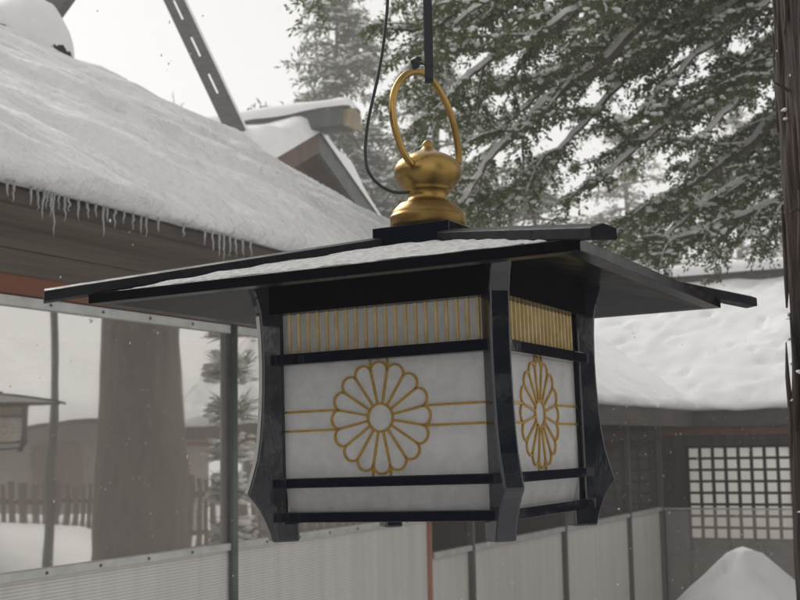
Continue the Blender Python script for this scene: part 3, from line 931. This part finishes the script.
g = MB().grid(np.stack([XX, YY, ZZ], -1)).build('ground', SNOW, None, smooth=True, fix=False)
prop(g, kind='structure')

# shovelled pile in front of the lattice window
a = np.linspace(0, 2 * math.pi, 97); r_ = np.linspace(0, 1, 44)
AA, RR = np.meshgrid(a, r_, indexing='ij')
ca, sa = np.cos(AA), np.sin(AA)
pk = at(742, 540, 11.6)
hz = pk[2] * np.maximum(0, 1 - RR ** .92) ** 1.05
hz = pk[2] * (1 - RR) * (1 + .10 * np.sin(AA * 3 + 1)) / 1.06
hz = np.where(RR < .08, pk[2] * .945 - 1.4 * RR ** 2, hz)
px_ = pk[0] + ca * RR * 1.75 * (1 + .15 * sa) + np.maximum(0, ca) * RR * .25
py_ = pk[1] + sa * RR * 1.5
hz = hz * 1.0 - .5 * RR + .05 * fbm(px_ * 1.6, py_ * 1.6, 0, 8, 4) * np.minimum(1, RR * 6) - .06 * RR
pile = MB().grid(np.stack([px_, py_, hz], -1)).build('snow_pile', SNOW, None, smooth=True)
prop(pile, 'peaked heap of shovelled snow in front of the lattice window', 'snow pile')

# ------------------------------------------------------------------ trees
LEAFQ = np.array([[0, 1, 2, 3]])


def leaf_quads(c, ax, L_, w, r=rng):
    n = len(c)
    ax = ax / (np.linalg.norm(ax, axis=1, keepdims=True) + 1e-9)
    sd = np.cross(ax, r.normal(size=(n, 3))); sd /= np.linalg.norm(sd, axis=1, keepdims=True) + 1e-9
    L_ = np.asarray(L_).reshape(-1, 1); w = np.asarray(w).reshape(-1, 1)
    V = np.stack([c, c + ax * L_ * .5 + sd * w, c + ax * L_, c + ax * L_ * .5 - sd * w], 1).reshape(-1, 3)
    F_ = np.arange(4 * n).reshape(n, 4)
    return V, F_


_bm = bmesh.new(); bmesh.ops.create_icosphere(_bm, subdivisions=1, radius=1.0)
ICO_V = np.array([v.co[:] for v in _bm.verts]); ICO_F = np.array([[v.index for v in f.verts] for f in _bm.faces]); _bm.free()
OCT_V = np.array([[1, 0, 0], [-1, 0, 0], [0, 1, 0], [0, -1, 0], [0, 0, 1], [0, 0, -1]], float)
OCT_F = np.array([[0, 2, 4], [2, 1, 4], [1, 3, 4], [3, 0, 4], [2, 0, 5], [1, 2, 5], [3, 1, 5], [0, 3, 5]])


def blobs(c, sc, r=rng, base=(ICO_V, ICO_F)):
    bv, bf = base
    n = len(c)
    ang = r.uniform(0, 6.283, n)
    jit = 1 + .25 * r.normal(size=(n, len(bv), 1))
    v = bv[None] * sc[:, None, :] * jit
    x = v[..., 0] * np.cos(ang)[:, None] - v[..., 1] * np.sin(ang)[:, None]
    y = v[..., 0] * np.sin(ang)[:, None] + v[..., 1] * np.cos(ang)[:, None]
    V = np.stack([x, y, v[..., 2]], -1) + c[:, None]
    F_ = (bf[None] + (np.arange(n) * len(bv))[:, None, None]).reshape(-1, bf.shape[1])
    return V.reshape(-1, 3), F_


def unit(v): return v / (np.linalg.norm(v) + 1e-9)


def limb_set(tree, limbs, r, leaf_len=.044, leaf_w=.0090, twig_step=.10, leaves_per=44, snow_share=.95, sub_step=.195, sub_len=(.5, 1.2), start=.12, wood=GREYBARK, leaf=LEAF):
    """limbs: list of (points, base radius). Sub-branches fan out to both sides and droop; twigs carry leaves and snow"""
    tw_p, tw_d = [], []
    sn_c, sn_s = [], []
    for pts, rad in limbs:
        pl = np.array(smooth_line(pts, 8))
        wob = np.cumsum(r.normal(size=pl.shape), 0) * .010
        wob -= np.linspace(0, 1, len(pl))[:, None] * wob[-1]
        pl = pl + wob
        seg = np.linalg.norm(np.diff(pl, axis=0), axis=1); cum = np.concatenate([[0], np.cumsum(seg)]); tot = cum[-1]
        rads = rad * (1 - .82 * cum / tot)
        lo = MB().tube(pl, rads, 9).build('limb', wood, tree, smooth=True)
        # snow lying on the limb and on its boughs
        S_ = MB()
        k0 = 0
        S_.tube([p + np.array([0, 0, q * .75 + .012]) for p, q in zip(pl, rads)], [q * .80 + .012 for q in rads], 7)
        B_ = MB()
        s = start * tot
        side_ = 1
        while s < tot:
            i = np.searchsorted(cum, s) - 1; i = max(0, min(i, len(seg) - 1))
            f = (s - cum[i]) / seg[i]
            p = pl[i] * (1 - f) + pl[i + 1] * f
            d = unit(pl[i + 1] - pl[i])
            frac = s / tot
            ln = r.uniform(*sub_len) * (1.15 - .55 * frac)
            hd = unit(np.array([d[0], d[1], 0]))
            pr = np.array([-hd[1], hd[0], 0]) * side_
            ang = r.uniform(.45, 1.15)
            dr = unit(hd * math.cos(ang) + pr * math.sin(ang) + np.array([0, 0, r.uniform(-.45, .3)]))
            q, qq = p.copy(), [p.copy()]
            nst = max(4, int(ln / .09))
            for j in range(nst):
                dr = unit(dr + np.array([0, 0, -.075]) + .10 * r.normal(size=3))
                q = q + dr * ln / nst
                qq.append(q.copy())
            qa = np.array(qq)
            rb = np.linspace(.016 * (1.2 - frac * .6) * (rad / .06) ** .4, .003, len(qa))
            B_.tube(qa, rb, 5)
            S_.tube([w_ + np.array([0, 0, z_ + .006]) for w_, z_ in zip(qa, rb)], [z_ * .85 + .0035 for z_ in rb], 5)
            for j in range(1, len(qa)):
                for sg in (-1, 1):
                    if r.random() < .12: continue
                    dd = unit(qa[j] - qa[j - 1])
                    pp = unit(np.cross(dd, np.array([0, 0, 1.0]))) * sg
                    td = unit(dd * r.uniform(.4, 1.0) + pp * r.uniform(.5, 1.1) + np.array([0, 0, r.uniform(-.55, .1)]))
                    tw_p.append(qa[j]); tw_d.append(td * r.uniform(.10, .24))
            side_ = -side_
            s += sub_step * r.uniform(.6, 1.4)
        B_.build('bough', wood, lo, smooth=True)
        S_.build('limb_snow', TREESNOW, lo, smooth=True)
    tp, td = np.array(tw_p), np.array(tw_d)
    n = len(tp)
    k = leaves_per
    u = r.uniform(0, 1, (n, k, 1))
    c = (tp[:, None] + td[:, None] * u + .014 * r.normal(size=(n, k, 3)) - np.array([0, 0, .05]) * u ** 2).reshape(-1, 3)
    ax = (td[:, None] / np.linalg.norm(td, axis=1)[:, None, None] * .8 + .75 * r.normal(size=(n, k, 3)) + np.array([0, 0, -.15])).reshape(-1, 3)
    V, F_ = leaf_quads(c, ax, leaf_len * r.uniform(.6, 1.3, len(c)), leaf_w * r.uniform(.7, 1.3, len(c)), r)
    raw('crown', V, F_, leaf, tree)
    pick = r.random(n) < snow_share
    ps_, ds_ = tp[pick], td[pick]
    cs, ss = [], []
    for u_ in (.35, .75):
        mm = r.random(len(ps_)) < .72
        cs.append(ps_[mm] + ds_[mm] * u_ + np.array([0, 0, .012]) + .008 * r.normal(size=(mm.sum(), 3)))
        b = r.uniform(.014, .034, mm.sum())
        ss.append(np.stack([b * r.uniform(.8, 1.6, len(b)), b, b * .55], -1))
    V, F_ = blobs(np.concatenate(cs), np.concatenate(ss), r)
    raw('snow', V, F_, TREESNOW, tree, True)


def trunk_mesh(pts, rads, n, mt, parent, name='trunk', amp=.15, fr=7, vs=.5, seed=1, rows=60):
    pl = np.array(smooth_line(pts, max(1, rows // (len(pts) - 1))))
    rr = np.interp(np.linspace(0, 1, len(pl)), np.linspace(0, 1, len(rads)), rads)
    P = np.zeros((len(pl), n + 1, 3))
    for j in range(n + 1):
        w = 2 * math.pi * (j % n) / n
        cx, sy = math.cos(w), math.sin(w)
        z = pl[:, 2]
        ridge = 1 - np.abs(vnoise(cx * fr + 0 * z, sy * fr + 0 * z, z * vs, seed)) * 2
        dsp = 1 + amp * (.5 * ridge + .5 * fbm(cx * fr * .4, sy * fr * .4, z * vs * 1.5, seed + 3, 3))
        P[:, j, 0] = pl[:, 0] + rr * cx * dsp
        P[:, j, 1] = pl[:, 1] + rr * sy * dsp
        P[:, j, 2] = z
    return MB().grid(P).build(name, mt, parent, smooth=True)


r1 = np.random.default_rng(21)
ot = wthing('old_conifer', 'old snowy conifer with long drooping limbs reaching in above the courtyard', 'tree', (5.15, 11.25, 0))
trunk_mesh([(5.15, 11.25, -.2), (5.1, 11.25, 3), (5.05, 11.3, 7), (5.0, 11.3, 12)], [.60, .47, .44, .30], 64, GREYBARK, ot, amp=.10, fr=5, vs=.6)
TK = lambda z: np.array([5.05, 11.28, z])
limbs = [
    ([TK(7.6), at(760, -60, 10.2), at(660, 0, 10.0), at(600, 60, 9.9), at(540, 108, 9.8), at(490, 165, 9.8), at(462, 205, 9.8)], .085),
    ([TK(8.6), at(720, -120, 10.6), at(560, -40, 10.4), at(470, 10, 10.3), at(425, 32, 10.2), at(400, 30, 10.2)], .075),
    ([TK(9.3), at(700, -190, 9.6), at(540, -110, 9.4), at(440, -70, 9.3), at(350, -40, 9.2), at(285, -22, 9.2)], .05),
    ([TK(7.0), at(770, -20, 11.4), at(650, 40, 11.6), at(560, 70, 11.7), at(480, 90, 11.8), at(420, 120, 11.9)], .07),
    ([TK(6.2), at(780, 60, 10.8), at(700, 100, 10.6), at(630, 150, 10.5), at(590, 190, 10.4)], .06),
    ([TK(5.6), at(790, 110, 11.0), at(740, 150, 11.0), at(660, 200, 11.0), at(606, 246, 11.0)], .07),
    ([TK(5.2), at(800, 150, 12.0), at(720, 200, 12.1), at(650, 236, 12.2), at(610, 262, 12.3)], .06),
    ([TK(7.8), at(780, -60, 12.2), at(700, -10, 12.6), at(610, 20, 12.8), at(540, 20, 13.0)], .06),
    ([TK(8.2), at(800, -90, 9.6), at(720, -40, 9.4), at(650, -10, 9.2), at(580, 10, 9.1), at(520, 50, 9.0)], .06),
    ([TK(6.6), at(800, 20, 12.4), at(740, 60, 12.8), at(690, 110, 13.0), at(640, 130, 13.2)], .055),
    ([TK(6.9), at(790, -5, 10.0), at(740, 30, 9.8), at(690, 70, 9.7), at(655, 120, 9.7)], .05),
    ([TK(5.0), at(810, 180, 10.4), at(760, 205, 10.3), at(700, 228, 10.2), at(665, 246, 10.2)], .045),
    ([TK(8.9), at(740, -150, 11.2), at(600, -80, 11.3), at(520, -30, 11.4), at(450, -12, 11.5), at(410, -2, 11.5)], .06),
    ([TK(8.0), at(770, -80, 9.8), at(640, -30, 9.6), at(560, 30, 9.6), at(500, 60, 9.6), at(450, 100, 9.6), at(430, 135, 9.6)], .055),
    ([TK(8.4), at(760, -110, 10.9), at(640, -50, 10.9), at(540, -5, 11.0), at(460, 30, 11.0), at(425, 70, 11.0)], .055),
    ([TK(7.6), at(770, -60, 11.6), at(660, 5, 11.9), at(590, 45, 12.0), at(520, 110, 12.0), at(490, 150, 12.0)], .055),
    ([TK(9.0), at(700, -120, 9.9), at(600, -60, 9.8), at(510, -15, 9.8), at(455, 25, 9.8)], .05),
    ([TK(5.9), at(800, 120, 12.6), at(745, 165, 12.6), at(690, 195, 12.8), at(650, 205, 12.8)], .055),
    ([TK(5.4), at(795, 165, 11.4), at(745, 185, 11.4), at(690, 222, 11.4), at(640, 258, 11.4)], .055),
    ([TK(6.5), at(795, 60, 9.6), at(750, 90, 9.5), at(715, 130, 9.4), at(690, 170, 9.4)], .05),
    ([TK(7.3), at(780, -30, 10.6), at(640, 60, 10.5), at(580, 120, 10.5), at(540, 165, 10.5), at(505, 205, 10.5)], .055),
]
limb_set(ot, limbs, r1)


def far_conifer(p, h, spread, r, label, dense=1.0, lean=0):
    t = wthing('far_conifer', label, 'tree', tuple(p), 'pale conifers beyond the roofs')
    p = np.array(p)
    MB().tube([p, p + np.array([lean * .4, 0, h * .5]), p + np.array([lean, 0, h])], [h * .018, h * .011, .03], 7).build('trunk', GREYBARK, t, smooth=True)
    C_, S_, X_ = [], [], []
    B = MB()
    z = h * .18
    while z < h * .985:
        f = z / h
        ln = spread * (1 - f) ** .75 * r.uniform(.75, 1.15) + .25
        nb = max(4, int(6 * dense * (1.15 - f * .5)))
        for i in range(nb):
            a = r.uniform(0, 6.283)
            d = np.array([math.cos(a), math.sin(a), r.uniform(-.1, .3)])
            q = p + np.array([lean * f, 0, z + r.uniform(-.2, .2)])
            L_ = ln * r.uniform(.5, 1.15)
            nst = max(3, int(L_ / .35))
            path = [q.copy()]
            for j in range(nst):
                d = unit(d + np.array([0, 0, -.07]) + .12 * r.normal(size=3)); q = q + d * L_ / nst; path.append(q.copy())
                if j == 0 and L_ > 1.2: continue
                for k in range(int(5 * dense)):
                    off = r.normal(size=3) * np.array([.22, .22, .08]) * (.6 + .5 * L_ / spread)
                    C_.append(q + off); X_.append(d + .6 * r.normal(size=3))
                    if r.random() < .62: S_.append(q + off + np.array([0, 0, .06]))
            B.tube(path, np.linspace(.05, .01, len(path)), 4)
        z += h * .028 * r.uniform(.7, 1.3)
    B.build('boughs' if False else 'bough', GREYBARK, t)
    C_, X_, S_ = np.array(C_), np.array(X_), np.array(S_)
    c4 = np.repeat(C_, 6, 0) + .09 * r.normal(size=(len(C_) * 6, 3))
    x4 = np.repeat(X_, 6, 0) + .6 * r.normal(size=(len(C_) * 6, 3)) + np.array([0, 0, -.3])
    V, F_ = leaf_quads(c4, x4, r.uniform(.16, .34, len(c4)), r.uniform(.022, .045, len(c4)), r)
    raw('crown', V, F_, LEAF_FAR, t)
    b = r.uniform(.07, .17, len(S_))
    V, F_ = blobs(S_, np.stack([b * 1.3, b, b * .45], -1), r, (OCT_V, OCT_F))
    raw('snow', V, F_, TREESNOW, t, True)
    return t


def base_at(x, d): 
    q = at(x, 440, d); return (q[0], q[1], 0)


fc = [(338, 40, 17.0, 5.6, 1.5, 'tall pale snow-dusted conifer rising behind the gable with the gilt ridge end'),
      (432, 44, 18.5, 4.8, 1.0, 'pale conifer seen through the carrying ring of the large lantern'),
      (392, 52, 14.5, 4.5, 1.0, 'far hazy conifer low beside the black cable loop'),
      (545, 40, 11.4, 4.0, .8, 'short hazy conifer straight above the lantern roof'),
      (640, 55, 17.0, 5.0, .7, 'thin hazy conifer behind the drooping limbs above the snowy ridge'),
      (480, 34, 9.6, 3.2, .9, 'small pale conifer just right of the gilt finial'),
      (745, 60, 18.0, 5.2, .6, 'faint distant conifer close to the dark bark trunk')]
for i, (x, d, h, sp, dn_, lab) in enumerate(fc):
    far_conifer(base_at(x, d), h, sp, np.random.default_rng(100 + i), lab, dn_, lean=r1.uniform(-.6, .6))

for k_, (n_, t_, h_, sp_, lab_) in enumerate(((7.4, -1.6, 10.5, 2.8, 'bushy unseen conifer added in the yard behind the viewer, mirrored in the front lantern post'),)):  # tree out of view, added for patchy dark reflections in the posts
    q_ = wd(n_, t_, -.3)
    fc_ = far_conifer(q_, h_, sp_, np.random.default_rng(300 + k_), lab_, 1.0)
    del fc_['group']

# bare twiggy top of a small tree over the left roof
bt = wthing('bare_tree', 'leafless twigs of a small far tree showing above the snowy roof edge', 'tree', base_at(170, 46))
r2 = np.random.default_rng(3)
tp_ = at(168, 135, 46)
MB().tube([base_at(170, 46), tp_], [.12, .05], 6).build('trunk', GREYBARK, bt)
M = MB()
for i in range(16):
    q = tp_ + np.array([r2.uniform(-.3, .3), 0, r2.uniform(-.8, .3)])
    d = unit(np.array([r2.uniform(-.6, .6), r2.uniform(-.3, .3), 1]))
    L_ = r2.uniform(.6, 1.7)
    pts_ = [q]
    for j in range(5):
        d = unit(d + .18 * r2.normal(size=3)); pts_.append(pts_[-1] + d * L_ / 5)
        if j in (1, 2, 3):
            e_ = unit(d + .6 * r2.normal(size=3)); M.tube([pts_[-1], pts_[-1] + e_ * L_ * .22], [.012, .006], 4)
    M.tube(pts_, np.linspace(.022, .007, 6), 4)
M.build('crown', GREYBARK, bt)

# near trunk on the right edge
ct = wthing('cedar_tree', 'tall cedar with shaggy dark red-brown bark flecked with snow, close on the right', 'tree', (1.26, 3.47, 0))
trk = trunk_mesh([(1.285, 3.5, -.5), (1.276, 3.46, 1.5), (1.268, 3.40, 2.6), (1.246, 3.32, 3.4), (1.21, 3.2, 6), (1.17, 3.1, 9)], [.23, .192, .186, .182, .17, .14], 180, BARK, ct, amp=.13, fr=9, vs=.9, rows=420)
M = MB()
r3 = np.random.default_rng(9)
for i in range(70):          # peeling strips of bark
    w = r3.uniform(math.pi * .6, math.pi * 1.75); z = r3.uniform(1.0, 4.2); l_ = r3.uniform(.10, .45)
    cx_ = np.interp(z, [1.5, 2.6, 3.4, 6], [1.276, 1.268, 1.246, 1.21]); cy_ = np.interp(z, [1.5, 2.6, 3.4, 6], [3.46, 3.40, 3.32, 3.2])
    rr = .186
    pts_ = []
    for j in range(5):
        k = j / 4
        bow = .010 + .014 * abs(k - .4) * r3.uniform(.6, 1.4)
        ww = w + .05 * math.sin(k * 4 + i)
        pts_.append((cx_ + (rr + bow) * math.cos(ww), cy_ + (rr + bow) * math.sin(ww), z + l_ * k))
    M.tube(pts_, [.003, .008, .009, .007, .002], 5)
M.build('bark_strip', BARK, trk, smooth=True)
z = r3.uniform(1.2, 4.0, 150); w = r3.uniform(math.pi * .75, math.pi * 1.7, 150)
cx_ = np.interp(z, [1.5, 2.6, 3.4, 6], [1.276, 1.268, 1.246, 1.21]); cy_ = np.interp(z, [1.5, 2.6, 3.4, 6], [3.46, 3.40, 3.32, 3.2])
V, F_ = blobs(np.stack([cx_ + .196 * np.cos(w), cy_ + .196 * np.sin(w), z], -1), np.stack([r3.uniform(.003, .010, 150)] * 2 + [r3.uniform(.002, .006, 150)], -1), r3)
prop(raw('bark_snow', V, F_, SNOW, ct, True), kind='stuff')
M = MB()
for z_, l_, dz in ((2.93, .07, .035), (3.25, .05, .02), (2.62, .05, -.02)):
    b0 = np.array([1.275 - .18, 3.36 - .03, z_]); M.tube([b0, b0 + np.array([-l_ * .6, -.01, dz * .6]), b0 + np.array([-l_, -.02, dz])], [.006, .004, .0015], 5)
M.build('dead_twig', BARK, trk)

# ------------------------------------------------------------------ courtyard things the sheeting mirrors
lp = wthing('lantern_post', 'thin dark iron post with a cross arm carrying the second lantern', 'post', (4.25, 9.72, .2))
MB().tube([(4.25, 9.72, .1), (4.25, 9.72, 4.4)], [.055, .045], 12).build('shaft', POLE, lp, smooth=True)
MB().tube([(4.25, 9.72, 4.3), (4.02, 9.15, 4.34), (3.94, 8.95, 4.34)], .03, 8).build('arm', POLE, lp)
MB().tube([(4.25, 9.72, .05), (4.25, 9.72, .35)], [.24, .10], 16).build('foot', SNOW, lp, smooth=True)
l2 = copy_tree(lantern)
l2.matrix_world = Matrix.Translation((3.94, 8.95, 2.20)) @ Matrix.Rotation(-AZ, 4, 'Z') @ Matrix.Scale(1.0, 4)
l2['label'] = 'second black shrine lantern, mirrored at the left end of the clear sheeting'
st2 = MB().tube([(3.92, 8.94, 2.93), (3.94, 8.95, 4.33)], .012, 6).build('lantern_rope', STRAP)
prop(st2, 'thin rope on the iron post arm holding the second lantern', 'rope')

yp = wthing('young_pine', 'slim young pine with tufts of snowy needles, mirrored beside the steel pole', 'tree', (5.10, 12.50, .2))
MB().tube([(5.10, 12.50, .1), (5.08, 12.48, 1.8), (5.10, 12.50, 4.6)], [.05, .04, .02], 8).build('trunk', GREYBARK, yp, smooth=True)
r4 = np.random.default_rng(5)
c_, x_ = [], []
for zz in np.arange(.9, 4.7, .52):
    for k in range(120):
        a = r4.uniform(0, 6.283); e_ = r4.uniform(-.5, .9)
        d = np.array([math.cos(a) * math.cos(e_), math.sin(a) * math.cos(e_), math.sin(e_)])
        c_.append(np.array([5.09, 12.49, zz]) + d * .03); x_.append(d)
c_, x_ = np.array(c_), np.array(x_)
V, F_ = leaf_quads(c_, x_, r4.uniform(.25, .42, len(c_)), np.full(len(c_), .014), r4)
raw('crown', V, F_, LEAF, yp)
sel = r4.random(len(c_)) < .7
b = r4.uniform(.03, .07, sel.sum())
V, F_ = blobs(c_[sel] + x_[sel] * r4.uniform(.1, .3, (sel.sum(), 1)), np.stack([b * 1.2, b, b * .5], -1), r4)
raw('snow', V, F_, TREESNOW, yp, True)

fn_ = wthing('picket_fence', 'weathered brown picket fence across the courtyard, mirrored low in the clear sheeting', 'fence', (8.5, 11.5, .4))
fd = np.array([-.37, .93, 0])
M = MB()
P0 = np.array([8.6, 11.4, 0])
for i in range(-60, 42):
    q = P0 + fd * i * .13
    h = 1.55 + .03 * math.sin(i * 1.7)
    M.hexa([tuple(q + fd * a_ + np.array([.93, .37, 0]) * b_ + np.array([0, 0, z_])) for z_ in (.3, h) for a_, b_ in ((-.045, -.012), (.045, -.012), (.045, .012), (-.045, .012))])
M.build('pickets' if False else 'picket_panel', FENCE, fn_)
M = MB()
for z_ in (.75, 1.3):
    M.tube([P0 - fd * 7.8 + np.array([.04, .015, z_]), P0 + fd * 5.4 + np.array([.04, .015, z_])], .035, 4)
M.build('fence_rail', FENCE, fn_)

pv = wthing('pavilion', 'low timber pavilion with snow-covered roof across the courtyard, mirrored in the clear sheeting', 'building', (16, 14.4, 0))
pd = np.array([-.37, .93, 0]); po = np.array([.93, .37, 0])
PC = np.array([15.5, 14.2, 0])


def pf(u, v, z): return tuple(PC + pd * u + po * v + np.array([0, 0, z]))


MB().hexa([pf(u, v, z) for z in (.2, 2.7) for u, v in ((-9, .9), (3.4, .9), (3.4, 4.5), (-9, 4.5))]).build('wall', TILEWALL, pv)
MB().prism([(0, 2.6), (2.7, 4.2), (5.4, 2.6), (5.4, 2.45), (2.7, 4.05), (0, 2.45)], lambda u, v, w: pf(w, u, v), -9.6, 4.0).build('roof', DARKWOOD, pv)
s = np.linspace(-.05, 5.45, 40); a = np.linspace(-9.6, 4.0, 60)
AA, SS = np.meshgrid(a, s, indexing='ij')
zz = 2.6 + (2.7 - np.abs(SS - 2.7)) * .593 + .30 * np.sqrt(np.clip(1 - (1 - np.clip(np.minimum(SS + .05, 5.45 - SS) / .3, 0, 1)) ** 2, 0, 1)) + .06 * fbm(AA * .6, SS * .6, 0, 71, 3)
MB().grid(PC + AA[..., None] * pd + SS[..., None] * po + zz[..., None] * np.array([0, 0, 1.0])).build('roof_snow', SNOW, pv, smooth=True)
for u in (-7, -4.6, -2.2, .2, 2.2):
    MB().hexa([pf(u + a_, b_, z) for z in (1.1, 2.1) for a_, b_ in ((-.5, .86), (.5, .86), (.5, .9), (-.5, .9))]).build('shutter', PALEWOOD, pv)

# ------------------------------------------------------------------ falling snow and air
nf = 10000
c = np.stack([rng.uniform(-7, 9, nf), rng.uniform(2.9, 22, nf), rng.uniform(.2, 7, nf)], -1)
nn_, tt_ = c @ vN, c @ vT
ok = (tt_ > 2.9) & (nn_ > -4.7) & (tt_ < BK - .2)
c = c[ok]
b = rng.uniform(.0018, .0046, len(c))
V, F_ = blobs(c, np.stack([b, b, b * rng.uniform(.8, 2.2, len(b))], -1), rng, (OCT_V, OCT_F))
fl = raw('falling_snow', V, F_, TREESNOW, None, True)
prop(fl, kind='stuff')

hz_ = MB().box(-320, 320, -320, 420, -1.4, 24)
mt, t_, N, L, P, O = nodes('snowy_air')
N.remove(P)
pv_ = N.new('ShaderNodeVolumePrincipled'); pv_.inputs['Density'].default_value = .0042; pv_.inputs['Color'].default_value = (.96, .95, .94, 1)
L.new(pv_.outputs[0], O.inputs['Volume'])
hzo = hz_.build('haze', mt)
prop(hzo, kind='stuff')

# ------------------------------------------------------------------ light
w = bpy.data.worlds.new('World'); scn.world = w; w.use_nodes = True
N, L = w.node_tree.nodes, w.node_tree.links
bg = N['Background']
sky = N.new('ShaderNodeTexSky'); sky.sky_type = 'NISHITA'; sky.sun_disc = False
SUN_EL, SUN_AZ = R(36), R(-38)        # azimuth clockwise from +Y
sky.sun_elevation, sky.sun_rotation = SUN_EL, SUN_AZ
sky.dust_density = 6; sky.air_density = 1.2; sky.ozone_density = 1
hs = N.new('ShaderNodeHueSaturation'); hs.inputs['Saturation'].default_value = .05
L.new(sky.outputs[0], hs.inputs['Color'])
mx = N.new('ShaderNodeMix'); mx.data_type = 'RGBA'; mx.inputs['Factor'].default_value = .93      # cloud cover evens out the clear sky
mx.inputs['B'].default_value = (6.95, 6.86, 6.72, 1)
tcw = N.new('ShaderNodeTexCoord'); sx = N.new('ShaderNodeSeparateXYZ'); L.new(tcw.outputs['Generated'], sx.inputs[0])
mr = N.new('ShaderNodeMapRange'); mr.inputs[1].default_value, mr.inputs[2].default_value, mr.inputs[3].default_value, mr.inputs[4].default_value = .25, 1.0, 1.03, .56
L.new(sx.outputs['Z'], mr.inputs[0])
vm = N.new('ShaderNodeVectorMath'); vm.operation = 'SCALE'; vm.inputs[0].default_value = (5.62, 5.58, 5.50)
L.new(mr.outputs[0], vm.inputs['Scale']); L.new(vm.outputs[0], mx.inputs['B'])
L.new(hs.outputs[0], mx.inputs['A']); L.new(mx.outputs['Result'], bg.inputs['Color'])
bg.inputs['Strength'].default_value = .1
sd_ = bpy.data.lights.new('sun', 'SUN'); sd_.energy = 1.8; sd_.angle = R(40); sd_.color = (1, .97, .93)
so = bpy.data.objects.new('sun', sd_); COL.objects.link(so)
dirv = Vector((math.sin(SUN_AZ) * math.cos(SUN_EL), math.cos(SUN_AZ) * math.cos(SUN_EL), math.sin(SUN_EL)))
so.rotation_euler = dirv.to_track_quat('Z', 'Y').to_euler()

vs = scn.view_settings
vs.view_transform = 'Standard'; vs.look = 'None'; vs.gamma = 1; vs.exposure = 0.72; vs.use_curve_mapping = False
scn.render.engine = 'CYCLES'
cy = scn.cycles
cy.use_denoising = True
try: cy.denoiser = 'OPENIMAGEDENOISE'
except Exception: pass
cy.max_bounces = 10; cy.transparent_max_bounces = 16; cy.volume_bounces = 1
cy.use_adaptive_sampling = True; cy.adaptive_threshold = .015
